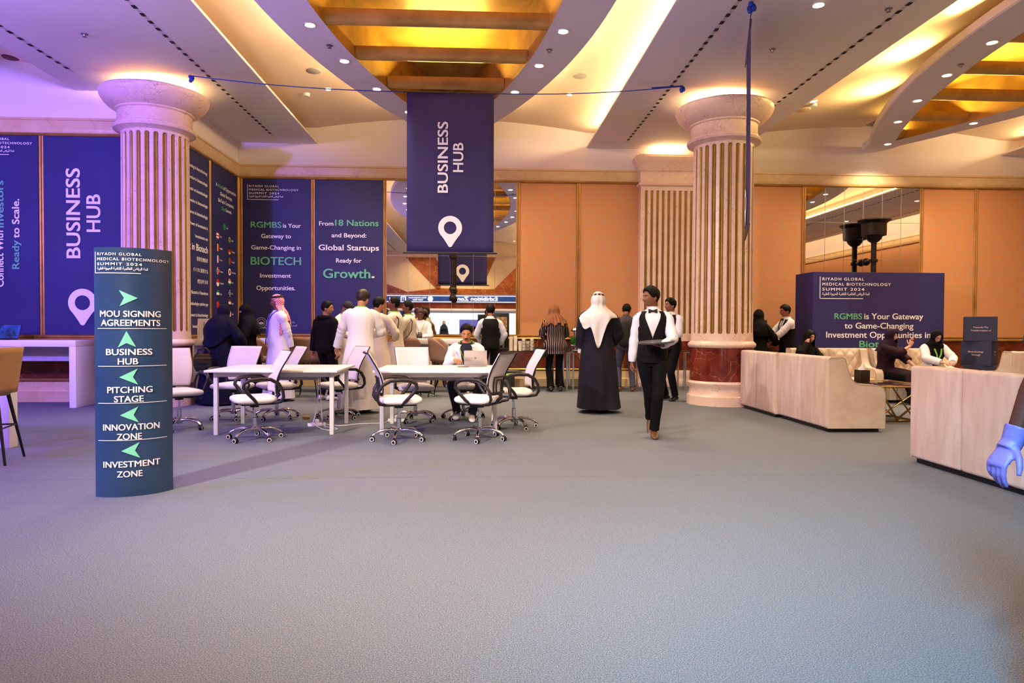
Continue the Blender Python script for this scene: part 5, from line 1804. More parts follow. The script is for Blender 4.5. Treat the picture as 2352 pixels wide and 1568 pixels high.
    def shell(s, name, mat, low, th, hi=PI / 2, rng=(0, 2 * PI), bumps=.003, freq=14, nu=52, nv=14, inner=.0):
        """closed skin-hugging shell from elevation low(theta) up to hi"""
        o, i = [], []
        t0, t1 = rng
        full = abs(t1 - t0 - 2 * PI) < .01
        for q in range(nv + 1):
            ro, ri = [], []
            for j in range(nu if full else nu + 1):
                a = t0 + (t1 - t0) * j / nu
                lo = low(a)
                h = hi(a) if callable(hi) else hi
                ph = lo + (h - lo) * q / nv
                e = min(1, 5 * q / nv + .25)
                if not full: e *= min(1, .25 + 8 * min(j, nu - j) / nu)
                if callable(hi): e *= min(1, .25 + 5 * (nv - q) / nv)
                of = (th(a, ph) if callable(th) else th) * e
                of += bumps * noise.noise(V((math.sin(a) * freq * .3, math.cos(a) * freq * .3, ph * freq * .3)))
                ro.append(s.hp(a, min(ph, PI / 2 - .01), max(of, .002)))
                ri.append(s.hp(a, min(ph, PI / 2 - .01), inner))
            o.append(ro); i.append(ri)
        mb = MB()
        rows = i[::-1] + o if not callable(hi) else i[::-1] + o + [i[-1]]
        if callable(hi): rows = [i[0]] + o + [i[-1]]
        else: rows = [i[0]] + o
        mb.loft(rows, cap=full and not callable(hi), closed=full)
        return mk(name, mb, mat, s.root, 70)
    def hair(s, mat=None, top=.020, back=-.62, style='short', fade=.006):
        tab = [(0, .70, .0), (.6, .64, 0), (.92, .34, 0), (1.25, .02, 0), (1.5, -.05, 0), (1.75, -.10, 0), (2.1, -.45, 0), (2.6, back, 0), (PI, back, 0)]
        low = lambda a: itp(tab, abs((a + PI) % (2 * PI) - PI))[0]
        th = lambda a, ph: lerp(fade, top, min(1, max(0, (ph + .25) / .8)))
        return s.shell('hair', mat or M_HAIR, low, th, bumps=.006, freq=30)
    def beard(s, mat=None, th=.006, full=True):
        hi = lambda a: itp([(0, -.78, 0), (.25, -.80, 0), (.55, -.45, 0), (.95, -.18, 0), (1.25, .12, 0)], abs(a))[0]
        low = lambda a: itp([(0, -1.32, 0), (.6, -1.1, 0), (1.25, -.35, 0)], abs(a))[0]
        if full: s.shell('beard', mat or M_HAIR, low, th, hi, (-1.25, 1.25), .002, 30, 30, 8, .001)
        pts = [s.hv((x, -.106 + 18 * x * x, -.049 - 6 * x * x)) for x in (-.026, -.015, 0, .015, .026)]
        mk('moustache', MB().tube(pts, [.003, .005, .0045, .005, .003], 6), mat or M_HAIR, s.root, 60)
    # ---- garments
    def ring(s, sv, m, n=40, amp=0.0, fr=5, sd=0.0):
        return [s.tp(sv, 2 * PI * i / n, m + amp * noise.noise(V((math.sin(2 * PI * i / n) * fr, math.cos(2 * PI * i / n) * fr, sv * 4 + sd)))) for i in range(n)]
    def sleeve(s, mb, sd, r=(.066, .060, .054, .050, .044), upto=1.0, amp=.006, n=18):
        j = s.J[sd]
        k = s.k
        c = s.frame(.455)[0]
        S, E, W = j['S'], j['E'], j['W']
        path = [S.lerp(c, .55), S.lerp(c, .2) + V((0, 0, .004)), S.lerp(E, .12), S.lerp(E, .35), S.lerp(E, .65), S.lerp(E, .88), E, E.lerp(W, .15), E.lerp(W, .4), E.lerp(W, .7), E.lerp(W, 1.0)]
        t = [0, 0, .12, .35, .6, .9, 1.0, 1.15, 1.4, 1.7, 2.0]
        rr = [r[0] * .95, r[0], r[0], r[1], r[1], r[2], r[2], r[2], r[3], r[3], r[4]]
        P, R_ = [], []
        for p, q, x in zip(path, t, rr):
            if q <= upto * 2 + .01: P.append(p); R_.append(x * k)
        # cuffs and elbow creases
        P2, R2 = [], []
        for i in range(len(P) - 1):
            for f in (0, .33, .66):
                P2.append(P[i].lerp(P[i + 1], f)); R2.append(lerp(R_[i], R_[i + 1], f) + amp * noise.noise(V((i + f, sd == 'L', 3.3))) * 1.2)
        P2.append(P[-1]); R2.append(R_[-1])
        mb.tube(P2, R2, n)
    def top(s, name, mat, m=.016, s0=-.04, s1=.575, r=None, upto=1.0, amp=.006, collar=None, sleeves=True, hem=0.0, mats=None):
        mb = MB()
        st = [s0 + (.5 - s0) * i / 14 for i in range(15)] + [.52, .54, .555, s1]
        mb.loft([s.ring(q, m + hem * max(0, (.12 - q) / .2) + (.004 if q < .5 else 0), 40, amp, 4) for q in st])
        if sleeves:
            for sd in 'LR':
                s.sleeve(mb, sd, **(dict(r=r) if r else {}), upto=upto)
        o = mk(name, mb, mat, s.root, 60)
        if collar:
            cb = MB()
            cb.loft([[s.tp(q, 2 * PI * i / 24, e) for i in range(24)] for q, e in ((.555, .020), (.575, .014), (.605, .010), (.605, .004), (.57, .004))], cap=False)
            mk('collar', cb, collar, s.root, 60)
        return o
    def open_shell(s, name, mat, m, s0, s1, vneck, arm=True, thick=.008, amp=.004, hem=0.0, sleeves=None, front_split=False):
        nu, nv = 72, 44
        vs, fs = [], []
        for j in range(nv + 1):
            q = lerp(s0, s1, j / nv)
            g = vneck(q)
            for i in range(nu + 1):
                a = g + (2 * PI - 2 * g) * i / nu
                aa = abs(abs((a + PI) % (2 * PI) - PI) - PI / 2)
                hole = arm and q > .35 and q < .525 and aa < .62
                dip = .045 * min(1, (.62 - aa) / .25) * min(1, (q - .35) / .05) if hole else 0.0
                vs.append(s.tp(q, a, m - dip + hem * max(0, (.1 - q) / .25) + amp * noise.noise(V((math.sin(a) * 4, math.cos(a) * 4, q * 6)))))
        w = nu + 1
        for j in range(nv):
            q = lerp(s0, s1, (j + .5) / nv)
            g = vneck(q)
            for i in range(nu):
                a = (g + (2 * PI - 2 * g) * (i + .5) / nu + PI) % (2 * PI) - PI
                fs.append((j * w + i, j * w + i + 1, (j + 1) * w + i + 1, (j + 1) * w + i))
        mb = MB().add(vs, fs)
        if sleeves:
            for sd in 'LR': s.sleeve(mb, sd, **sleeves)
        return mk(name, mb, mat, s.root, 60, solid=thick)
    def vest(s, mat, v0=.24):
        return s.open_shell('waistcoat', mat, .026, -.06, .548, lambda q: .004 + max(0, (q - v0) / (.548 - v0)) * .62)
    def trousers(s, mat, m=.022, knee=.0, hem=.0, name='trousers', amp=.006):
        mb = MB()
        k = s.k
        mb.loft([s.ring(q, .012, 32, .003) for q in (-.10, -.06, -.02, .03, .08, .11)])
        for sd in 'LR':
            j = s.J[sd]
            h, K, A = j['H'], j['K'], j['A']
            P = [h + V((0, 0, .05)), h, h.lerp(K, .3), h.lerp(K, .6), h.lerp(K, .85), K, K.lerp(A, .15), K.lerp(A, .4), K.lerp(A, .7), K.lerp(A, .97)]
            R_ = [.085, .092, .088, .076, .068, .066, .064, .064, .058 + knee, .058 + hem]
            P2, R2 = [], []
            for i in range(len(P) - 1):
                for f in (0, .33, .66):
                    P2.append(P[i].lerp(P[i + 1], f)); R2.append(lerp(R_[i], R_[i + 1], f) * k + amp * noise.noise(V((i * 2 + f * 5, sd == 'L', 1.7))))
            P2.append(P[-1]); R2.append(R_[-1] * k)
            mb.tube(P2, R2, 18)
        return mk(name, mb, mat, s.root, 60)
    def shoes(s, mat, sole=None):
        for sd in 'LR':
            j = s.J[sd]
            A = j['A']
            k = s.k
            rt = Matrix.Translation(A - V((0, 0, .085))) @ Matrix.Rotation(j['yaw'], 4, 'Z') @ Matrix.Translation((0, 0, .02)) @ Matrix.Rotation(j['tip'], 4, 'X') @ Matrix.Translation((0, 0, -.02))
            rings = []
            for y, w, h, z in ((.075, .018, .03, .035), (.07, .032, .06, .045), (.04, .038, .085, .055), (.0, .040, .095, .058), (-.04, .042, .075, .048), (-.09, .046, .055, .038), (-.14, .046, .045, .032), (-.175, .038, .035, .027), (-.195, .02, .022, .022)):
                rings.append([rt @ V((w * k * math.cos(2 * PI * i / 16), y * k, max(.004, (z + h * .5 * math.sin(2 * PI * i / 16)) * k))) for i in range(16)])
            mb = MB().loft(rings)
            mk('shoe', mb, mat, s.root, 60)
    def robe(s, name, mat, hem=.06, rx=.30, ry=.22, m=.022, s1=.575, amp=.012, sleeves=None, folds=9, cent=None, n=64, start=.0, sway=(0, 0), back=0.0):
        k = s.k
        mb = MB()
        rings = []
        A = cent if cent else (s.J['L']['A'] + s.J['R']['A']) / 2
        top = [s1, .555, .54, .52, .49, .45, .40, .33, .26, .18, .10, .03]
        c0 = s.frame(.03)[0]
        rx0, ry0 = itp(s.T, .03)
        low = []
        for i in range(1, 15):
            f = i / 14
            low.append(f)
        for q in top:
            rg = []
            for i in range(n):
                a = 2 * PI * i / n
                e = amp * .5 * noise.noise(V((math.sin(a) * 4, math.cos(a) * 4, q * 5))) * (1 if q < .5 else .3)
                rg.append(s.tp(q, a, m + e + max(0, .2 - q) * .06))
            rings.append(rg)
        for f in low:
            c = V((lerp(c0.x, A.x + sway[0], f), lerp(c0.y, A.y + sway[1], f), lerp(c0.z, hem, f)))
            rg = []
            g = f ** .75
            for i in range(n):
                a = 2 * PI * i / n
                fold = amp * f * (math.sin(folds * a + 2.0 * math.sin(2 * a) + 1.5 * f) + 1.2 * noise.noise(V((math.sin(a) * 3, math.cos(a) * 3, f * 2.5))))
                X = lerp(rx0 * k * s.build + m + .010, rx, g) + fold
                Y = lerp(ry0 * k * s.build + m + .010, ry, g) + fold
                b = back * f * max(0, -math.cos(a))
                rg.append(c + V((math.sin(a) * X, -math.cos(a) * (Y + b), 0)))
            rings.append(rg)
        mb.loft(rings)
        if sleeves is not False:
            for sd in 'LR': s.sleeve(mb, sd, **(sleeves or dict(r=(.072, .068, .064, .060, .056), amp=.008)))
        return mk(name, mb, mat, s.root, 60)
    def drape(s, name, mat, gap=0.0, L=lambda a: .2, hole=None, off=.016, flare=1.0, amp=.010, folds=7, nu=72, top_off=None, sh=.50, thick=.006, swing=None, base=.045):
        t0, t1 = gap, 2 * PI - gap
        full = gap < .01
        N1, N2, N3 = 12, 6, 12
        rows = []
        key = []
        for q in range(N1 + N2 + N3 + 1):
            row = []
            for j in range(nu if full else nu + 1):
                a = t0 + (t1 - t0) * j / nu
                w = amp * math.sin(folds * a + 1.3 * math.sin(a * 2)) + amp * .8 * noise.noise(V((math.sin(a) * 3, math.cos(a) * 3, q * .25)))
                if q <= N1:
                    ph = PI / 2 - .02 - (PI / 2 - .02 + .25) * q / N1
                    p = s.hp(a, ph, (top_off(a, ph) if top_off else off) + w * .35 * q / N1)
                else:
                    hp_ = s.hp(a, -.25, (top_off(a, -.25) if top_off else off) + w * .35)
                    shp = s.tp(sh, a, base * flare + w * .5)
                    if q <= N1 + N2:
                        t = (q - N1) / N2
                        e = t * t * (3 - 2 * t)
                        p = V((lerp(hp_.x, shp.x, e ** 1.2), lerp(hp_.y, shp.y, e ** 1.2), lerp(hp_.z, shp.z, t)))
                    else:
                        t = (q - N1 - N2) / N3
                        l = L(a)
                        p = s.tp(sh - l * t, a, base * flare + w * (.5 + .8 * t) + .02 * t * flare)
                        if swing: p = p + V(swing(a, t))
                row.append(p)
            rows.append(row)
        w_ = len(rows[0])
        vs = [p for r in rows for p in r]
        fs = []
        for q in range(len(rows) - 1):
            for j in range(nu):
                a = t0 + (t1 - t0) * (j + .5) / nu
                aa = (a + PI) % (2 * PI) - PI
                ph = PI / 2 - (PI / 2 + .25) * (q + .5) / N1
                if hole and hole(abs(aa), q + .5, ph): continue
                fs.append((q * w_ + j, q * w_ + (j + 1) % w_, (q + 1) * w_ + (j + 1) % w_, (q + 1) * w_ + j))
        return mk(name, MB().add(vs, fs), mat, s.root, 70, solid=thick)
    def face_hole(s, width=.80, low=15.2):
        """opening of a headscarf: cheeks to forehead, down to under the chin"""
        def f(a, q, ph):
            if q < 6.2: return False
            if q > low: return False
            c = (6.2 + low) / 2; h = (low - 6.2) / 2
            return a < width * math.sqrt(max(0, 1 - ((q - c) / h) ** 2)) ** .8
        return f
    def band(s, name, mat, ph=.62, off=.024, r=.009, tilt=.10, n=2):
        mb = MB()
        for i in range(n):
            mb.tube([s.hp(2 * PI * j / 40, ph + tilt * -math.cos(2 * PI * j / 40) + i * .13, off) for j in range(41)], r, 8, cap=False)
        mk(name, mb, mat, s.root, 70)
    def lanyard(s, mat, sv=.2, m=.035, badge=True, w=.009):
        pts = [s.tp(.575, PI, m * .6), s.tp(.57, 1.9, m * .7), s.tp(.555, 1.0, m * .8), s.tp(.50, .45, m), s.tp(.40, .22, m), s.tp(sv + .06, .06, m), s.tp(sv, 0, m + .004)]
        mb = MB()
        mb.tube(pts, w, 6, flat=.4)
        pts = [s.tp(.575, PI, m * .6), s.tp(.57, -1.9, m * .7), s.tp(.555, -1.0, m * .8), s.tp(.50, -.45, m), s.tp(.40, -.22, m), s.tp(sv + .06, -.06, m), s.tp(sv, 0, m + .004)]
        mb.tube(pts, w, 6, flat=.4)
        mk('lanyard', mb, mat, s.root, 60)
        if badge:
            c = s.tp(sv - .05, 0, m + .012)
            mk('badge', MB().box((c.x - .035, c.y - .004, c.z - .055), (c.x + .035, c.y + .004, c.z + .055), bev=.003), M('badge_dark', '1c2440', 0.4), s.root, 30)
    def bow(s, mat):
        c = s.tp(.552, 0, .030)
        mb = MB()
        f = s.frame(.55)[3]
        for sg in (-1, 1):
            mb.loft([[c + V((sg * x, 0, 0)) + V((0, 0, 1)) * (math.sin(2 * PI * i / 10) * h) + f * (math.cos(2 * PI * i / 10) * .008) for i in range(10)] for x, h in ((.004, .010), (.02, .017), (.042, .026), (.052, .026))])
        mb.ball(c, (.010, .012, .012), 8)
        mk('bow_tie', mb, mat, s.root, 50)

# ------------------------------------------------------------------ people
C_WHITE = M('white_robe_cotton', 'ece3e0', 0.75, var=0.02, scale=3, spec=.2, fold=0.55)
C_CREAM = M('cream_robe_cotton', 'dccfbe', 0.75, var=0.02, scale=3, spec=.2, fold=0.55)
C_SHIRT = M('white_shirt_cotton', 'dcd8de', 0.7, var=0.02, spec=.2, fold=0.45)
C_VEST = M('black_waistcoat_wool', '100d10', 0.8, var=0.15, spec=.15)
C_TROU = M('black_trouser_wool', '0d0c0f', 0.85, var=0.15, spec=.12, fold=0.4)
C_ABAYA = M('black_abaya_crepe', '08080a', 0.85, var=0.2, spec=.15, fold=0.5)
C_ABNAVY = M('midnight_abaya_crepe', '0c0e22', 0.85, var=0.2, spec=.15, fold=0.5)
C_PLUM = M('plum_abaya_crepe', '2a1420', 0.85, var=0.2, spec=.15, fold=0.5)
C_PLUM2 = M('plum_headscarf', '241022', 0.85, var=0.2, spec=.15, fold=0.5)
C_BISHT = M('navy_bisht_wool', '141220', 0.8, var=0.12, scale=3, spec=.2, fold=0.5)
C_GHUTRA = M('white_ghutra_cotton', 'e4dcd8', 0.8, var=0.02, spec=.15, fold=0.6)
C_LIME = M('lime_ribbon', '7cc23a', 0.6)
C_PURPLE = M('violet_ribbon', '4a3aa0', 0.6)
C_DENIM = M('dark_denim', '131c30', 0.85, var=0.15, fold=0.5)
C_GREY = M('charcoal_suit_wool', '3a3438', 0.85, var=0.1, fold=0.4)
C_BLUEG = M('slate_trousers', '3c3c4e', 0.85, var=0.1, fold=0.4)
C_SHOEB = M('black_leather', '0e0b0a', 0.35)
C_SHOET = M('brown_leather', '5a3c22', 0.4)
C_SNEAK = M('white_trainer', 'd8d2d0', 0.6)
C_STRAP = M('black_strap', '121012', 0.7)

def shemagh():
    t = NT('red_white_shemagh')
    t.setp(.8, 0, .15)
    co = t.coord((60, 60, 60))
    ck = t.n('ShaderNodeTexChecker')
    ck.inputs['Scale'].default_value = 1.0
    ck.inputs['Color1'].default_value = srgb('c23a48')
    ck.inputs['Color2'].default_value = srgb('eec4c4')
    t.l(co, ck.inputs['Vector'])
    t.l(ck.outputs['Color'], t.b.inputs['Base Color'])
    return t.m
C_SHEM = shemagh()
def pinstripe():
    t = NT('pinstripe_jacket')
    t.setp(.8, 0, .15)
    co = t.coord()
    sep = t.n('ShaderNodeSeparateXYZ')
    t.l(co, sep.inputs[0])
    a = t.math('ABSOLUTE', t.math('SUBTRACT', t.math('FRACT', t.math('MULTIPLY', sep.outputs[0], 27.0)), .5))
    k = t.math('LESS_THAN', a, .10)
    t.l(t.mix(k, srgb('18121a'), srgb('b89a90')), t.b.inputs['Base Color'])
    return t.m
C_PIN = pinstripe()

def at(u, v=None, Y=None):
    if Y is None: return PZ(u, v)
    return PY(u, 752, Y)

# the waiter walking with a tray
p = at(1500, 1003)
b = Body('waiter in black waistcoat walking with a tray, looking left, nearest standing figure', p.x, p.y + .02, -14, 1.75, '7a4c34', voxel=.0065,
         hip=(-.01, .02, .93), feet={'L': (.015, -.06, .085, 4), 'R': (-.03, .40, .17, 4, .75)}, knees=(-1, -1), kx=(.05, -.12), lean=.02, head=(-58, 2), build=.92,
         arms={'R': dict(t=(-.255, .06, .84), pole=(-.5, 1, 0), curl=.5, n=(1, .2, 0)), 'L': dict(t=(.10, -.30, 1.085), pole=(.9, .8, -.6), d=(-.75, -.5, 0), n=(0, 0, 1), curl=.12, thumb=.1, spread=.5)})
b.face(); b.hair(top=.026)
b.trousers(C_TROU); b.shoes(C_SHOET)
b.top('shirt', C_SHIRT, .014, -.05, .565, collar=C_SHIRT, r=(.070, .068, .064, .056, .040))
b.vest(C_VEST); b.bow(C_STRAP)
rt = b.root
hw_ = b.J['L']['W'] + b.J['L']['d'] * .07
tr = rt.matrix_basis
import_m = Matrix.Translation(rt.location) @ Matrix.Rotation(rt.rotation_euler.z, 4, 'Z')
hc_ = import_m @ (hw_ + V((-.01, 0, .028)))
t = thing('serving_tray', 'grey serving tray carried on the walking waiter\'s hand', 'tray', tuple(hc_), rad(10))
t.rotation_euler = (rad(2), rad(-5), rad(10))
mk('tray_disc', MB().lathe([(.001, 0), (.19, 0), (.205, .012), (.208, .020), (.200, .018), (.185, .006), (.001, .006)], n=40), M('tray_grey', '6a686c', 0.35, .4), t, 40)

# waiter behind him
p = at(1537, Y=11.9)
b = Body('second waiter standing behind the one with the tray, facing left', p.x + .05, 11.95, -52, 1.80, '8a5a40', head=(-22, 0), build=.95,
         arms={'L': dict(t=(.08, -.30, 1.12), pole=(.8, .6, -.5), n=(-1, 0, 0), curl=.7), 'R': dict(t=(-.12, -.30, 1.08), pole=(-.8, .6, -.5), n=(1, 0, 0), curl=.7)})
b.face(); b.hair(top=.026); b.trousers(C_TROU); b.shoes(C_SHOEB)
b.top('shirt', C_SHIRT, .014, -.05, .565, collar=C_SHIRT, r=(.072, .070, .066, .056, .042)); b.vest(C_VEST); b.bow(C_STRAP)

# man in bisht and white ghutra, walking away
p = at(1375, 946)
b = Body('man in long navy cloak and white headdress walking away, seen from behind', p.x - .02, p.y, 172, 1.80, '9a6a4a', feet={'L': (.10, -.16, .085, 5), 'R': (-.12, .14, .10, -4, .25)}, lean=.03, build=1.08, voxel=.01,
         arms={'R': dict(t=(-.20, -.26, 1.02), pole=(-.8, .5, -.4), curl=.7), 'L': dict(t=(.26, -.05, .88))})
b.shoes(C_SHOEB)
b.robe('thobe', C_WHITE, .12, .26, .24, sleeves=dict(r=(.066, .062, .058, .05, .045)))
b.robe('bisht', C_BISHT, .07, .345, .33, m=.055, amp=.020, folds=6, s1=.572, sleeves=dict(r=(.10, .105, .10, .095, .09), upto=.86), sway=(-.01, 0), back=.03)
b.drape('ghutra', C_GHUTRA, gap=.9, L=lambda a: .01 + .44 * math.exp(-((a - PI - .10) / .42) ** 2) + .16 * math.exp(-((a - PI + .80) / .35) ** 2), off=.032, flare=1.0, base=.088, amp=.017, folds=7, sh=.47, swing=lambda a, t: (.02 * t - .06 * t * t * math.sin(a), 0, 0))
b.band('agal', C_STRAP, .62, .030, .010)

# woman in pinstripe jacket
p = at(1275, 899)
b = Body('woman with auburn hair in striped jacket at the buffet, seen from behind', p.x, p.y, 186, 1.74, 'c08a6c', female=True, build=1.14, lean=.05, hunch=.18, head=(0, 18), feet={'L': (.10, .05, .085, 10), 'R': (-.12, -.02, .085, -14)},
         arms={'L': dict(t=(.12, -.34, 1.03), pole=(1, .4, -.5), curl=.6), 'R': dict(t=(-.12, -.34, 1.05), pole=(-1, .4, -.5), curl=.6)})
b.trousers(C_TROU, hem=.022, knee=.012); b.shoes(C_SHOEB)
b.top('striped_jacket', C_PIN, .030, -.16, .57, r=(.075, .070, .066, .062, .055), hem=.05, amp=.008)
b.shell('hair', M_HAIRB, lambda a: itp([(0, .55, 0), (.7, .45, 0), (1.1, -.3, 0), (PI, -.5, 0)], abs((a + PI) % (2 * PI) - PI))[0], .03, bumps=.01, freq=40)
b.drape('hair_length', M_HAIRB, gap=1.0, L=lambda a: .10 + .03 * math.sin(a * 9), off=.042, flare=1.0, amp=.016, folds=17, nu=90, sh=.50)
p2 = at(1237, 812)
t = thing('handbag', 'black handbag hanging at the striped-jacket woman\'s side', 'handbag', (p.x - .30, p.y - .06, .80), .3)
mk('bag_body', MB().loft([[V((x * a, y * c, z)) for x, y in ((-.15, -.06), (.15, -.06), (.15, .06), (-.15, .06))] for a, c, z in ((.8, 1, -.11), (1, 1.1, -.05), (.95, 1, .06), (.75, .6, .10))]), C_SHOEB, t, 50)
mk('bag_handle', MB().tube([(-.08, 0, .09), (-.07, 0, .2), (-.02, 0, .32), (.06, 0, .30), (.09, 0, .18), (.09, 0, .09)], .008, 6), M_BRASS, t, 60)

# man with backpack
p = at(1437, 899)
b = Body('man in grey jacket with a black backpack at the buffet, seen from behind', p.x, p.y, 176, 1.77, '8a5c42', head=(-20, 14), hunch=.12, arms={'L': dict(t=(.14, -.32, 1.1), pole=(1, .4, -.5)), 'R': dict(t=(-.14, -.32, 1.1), pole=(-1, .4, -.5))}, feet={'L': (.14, 0, .085, 12), 'R': (-.14, 0, .085, -12)})
b.hair(); b.beard(); b.trousers(C_BLUEG); b.shoes(M('russet_leather', '5c2418', 0.4))
b.top('jacket', C_GREY, .026, -.10, .575, hem=.02, r=(.076, .072, .066, .062, .055), collar=C_GREY)
bp = MB()
def bpk(u, v):
    a, ph = 2 * PI * u, -PI / 2 + PI * v
    sg = lambda q, e: math.copysign(abs(q) ** e, q)
    return b.frame(.24)[0] + V((.19 * sg(math.cos(ph), .5) * sg(math.cos(a), .6) + .02, .20 + .10 * sg(math.cos(ph), .5) * sg(math.sin(a), .6), .27 * sg(math.sin(ph), .7)))
bp.grid(bpk, 36, 18, wrap=True)
bpo = mk('backpack_bag', bp, C_STRAP, None, 60)
bpr = thing('backpack', 'black backpack worn by the man in the grey jacket', 'backpack', tuple(b.root.location), b.root.rotation_euler.z)
bpo.parent = bpr
mb = MB()
for sg in (-1, 1):
    mb.tube([b.tp(.30, PI - sg * .7, .06), b.tp(.52, PI - sg * .8, .06), b.tp(.555, sg * PI / 2.2, .055), b.tp(.45, sg * .8, .05), b.tp(.3, sg * .9, .05), b.tp(.2, sg * 1.5, .05)], .020, 6, flat=.4)
    mk('shoulder_strap', mb, C_STRAP, bpr, 60); mb = MB()

# waiter at the coffee machine, back view
p = at(1126, Y=13.45)
b = Body('waiter in black waistcoat standing at the coffee machine, seen from behind', p.x, 13.45, 184, 1.72, 'a8724e', head=(-12, 6), build=.95,
         arms={'L': dict(t=(.16, -.26, .98), pole=(1, .4, -.4)), 'R': dict(t=(-.22, -.2, .95), pole=(-1, .5, -.4))})
b.hair(top=.024); b.trousers(C_TROU); b.shoes(C_SHOEB)
b.top('shirt', C_SHIRT, .014, -.05, .565, collar=C_SHIRT, r=(.072, .070, .066, .056, .042)); b.vest(C_VEST)

# man typing at the laptop
b = Body('young man in white jacket with green lanyard sitting at the laptop', -.17, 9.74, 0, 1.74, 'b98058', hip=(0, .04, .52), feet={'L': (.08, -.42, .085, 4), 'R': (-.12, -.28, .10, -6)}, knees=(-1, -1), kx=(.25, .25), lean=.13, hunch=.16, head=(0, 12), voxel=.0065, build=1.02,
         arms={'L': dict(t=(.12, -.34, .835), pole=(.5, .6, -.6), d=(-.45, -1, -.1), n=(0, 0, -1), curl=.35), 'R': dict(t=(-.15, -.34, .835), pole=(-.5, .6, -.6), d=(.45, -1, -.1), n=(0, 0, -1), curl=.35)})
b.face(); b.hair(top=.022, fade=.003); b.beard(full=False)
b.trousers(C_DENIM); b.shoes(C_SNEAK)
b.top('t_shirt', C_DENIM, .010, .0, .57, sleeves=False)
b.open_shell('white_jacket', C_WHITE, .026, -.05, .552, lambda q: .12 + max(0, (q - .16) / .39) * .42, arm=False, sleeves=dict(r=(.068, .066, .060, .054, .046)), hem=.02)
mb = MB()
for sg in (-1, 1):
    mb.add([b.tp(q, sg * (.12 + max(0, (q - .16) / .39) * .42 + d), .040) for q, d in ((.16, .0), (.34, .0), (.54, .02), (.545, .30), (.44, .34), (.42, .22))], [tuple(range(6))])
mk('lapel', mb, C_WHITE, b.root, 60, solid=.006)
b.lanyard(C_LIME, .22, .030, False, .012)

# tall man in white robe, back view, hand on a chair
p = at(828, 948)
b = Body('tall man in white robe seen from behind, hand resting on a chair back', p.x, p.y, 176, 1.83, 'c08a68', head=(-14, 10), lean=.04, hunch=.10, feet={'L': (.14, .0, .085, 6), 'R': (-.06, -.06, .085, -8)}, build=1.05,
         arms={'L': dict(t=(.42, -.22, .96), pole=(.6, 1, .1), d=(.1, -.5, -.8), n=(0, -.3, -1), curl=.5), 'R': dict(t=(-.10, -.34, 1.16), pole=(-1, .5, -.5), curl=.6)})
b.hair(M('brown_hair', '2a1a12', 0.5, var=.3, scale=40), top=.034); b.shoes(C_SHOEB)
b.robe('thobe', C_WHITE, .07, .33, .27, amp=.012, folds=5, sleeves=dict(r=(.078, .074, .068, .064, .058), amp=.01))
mk('lanyard', MB().tube([b.tp(.575, q, .022) for q in (1.2, 1.8, 2.4, PI, 3.9, 4.5, 5.1)], .012, 6, flat=.5), C_LIME, b.root, 60)

# robed person just beyond him
p = at(862, Y=11.3)
b = Body('dark-haired person in white robe mostly hidden behind the tall robed man', p.x + .03, 11.3, 150, 1.76, 'a8724e', head=(-25, 6), arms={'R': dict(t=(-.12, -.34, 1.1), pole=(-1, .4, -.4)), 'L': dict(t=(.12, -.32, 1.1), pole=(1, .4, -.4))}, voxel=.01)
b.hair(); b.robe('thobe', C_CREAM, .08, .30, .25, sleeves=dict(r=(.074, .072, .068, .064, .058))); b.shoes(C_SHOEB)

# two men in robes with shoulder straps, facing left
p = at(905, Y=12.05)
b = Body('man in cream robe with black shoulder strap looking up to the left', p.x, 12.05, -92, 1.80, '6a3e28', head=(4, -10), build=1.12, belly=.03, arms={'L': dict(t=(.12, -.32, 1.12), pole=(1, .5, -.4)), 'R': dict(t=(-.10, -.34, 1.3), pole=(-1, .3, -.5))})
b.face(); b.hair(top=.014); b.beard(full=False); b.shoes(C_SHOEB)
b.robe('thobe', C_CREAM, .08, .32, .27, m=.028, sleeves=dict(r=(.085, .082, .074, .066, .058)))
mk('lanyard', MB().tube([b.tp(.575, q, .026) for q in (-2.4, -1.5, -.6, .6, 1.5, 2.4, PI)], .014, 6, flat=.5), C_LIME, b.root, 60)
mk('shoulder_strap', MB().tube([b.tp(.50, .55, .05), b.tp(.553, 1.1, .045), b.tp(.545, 1.8, .05), b.tp(.45, 2.2, .062), b.tp(.3, 2.1, .068), b.tp(.2, 1.8, .07), b.tp(.10, 1.2, .07)], .013, 6, flat=.4), C_STRAP, b.root, 60)
p = at(931, Y=12.7)
b = Body('man in cream robe with dark strap standing behind the one looking up', p.x + .06, 12.7, -95, 1.76, '7a4a30', head=(8, -2), build=1.02, arms={'L': dict(t=(.12, -.32, 1.1), pole=(1, .5, -.4)), 'R': dict(t=(-.12, -.32, 1.1), pole=(-1, .5, -.4))}, voxel=.01)
b.face(); b.hair(top=.014); b.shoes(C_SHOEB)
b.robe('thobe', C_CREAM, .08, .31, .26, sleeves=dict(r=(.08, .076, .070, .066, .058)))
mk('lanyard', MB().tube([b.tp(.575, q, .026) for q in (-2.4, -1.5, -.6, .6, 1.5, 2.4, PI)], .014, 6, flat=.5), C_LIME, b.root, 60)
mk('shoulder_strap', MB().tube([b.tp(.50, .55, .05), b.tp(.553, 1.1, .045), b.tp(.545, 1.8, .05), b.tp(.45, 2.2, .062), b.tp(.3, 2.1, .068), b.tp(.2, 1.8, .07), b.tp(.10, 1.2, .07)], .012, 6, flat=.4), C_STRAP, b.root, 60)

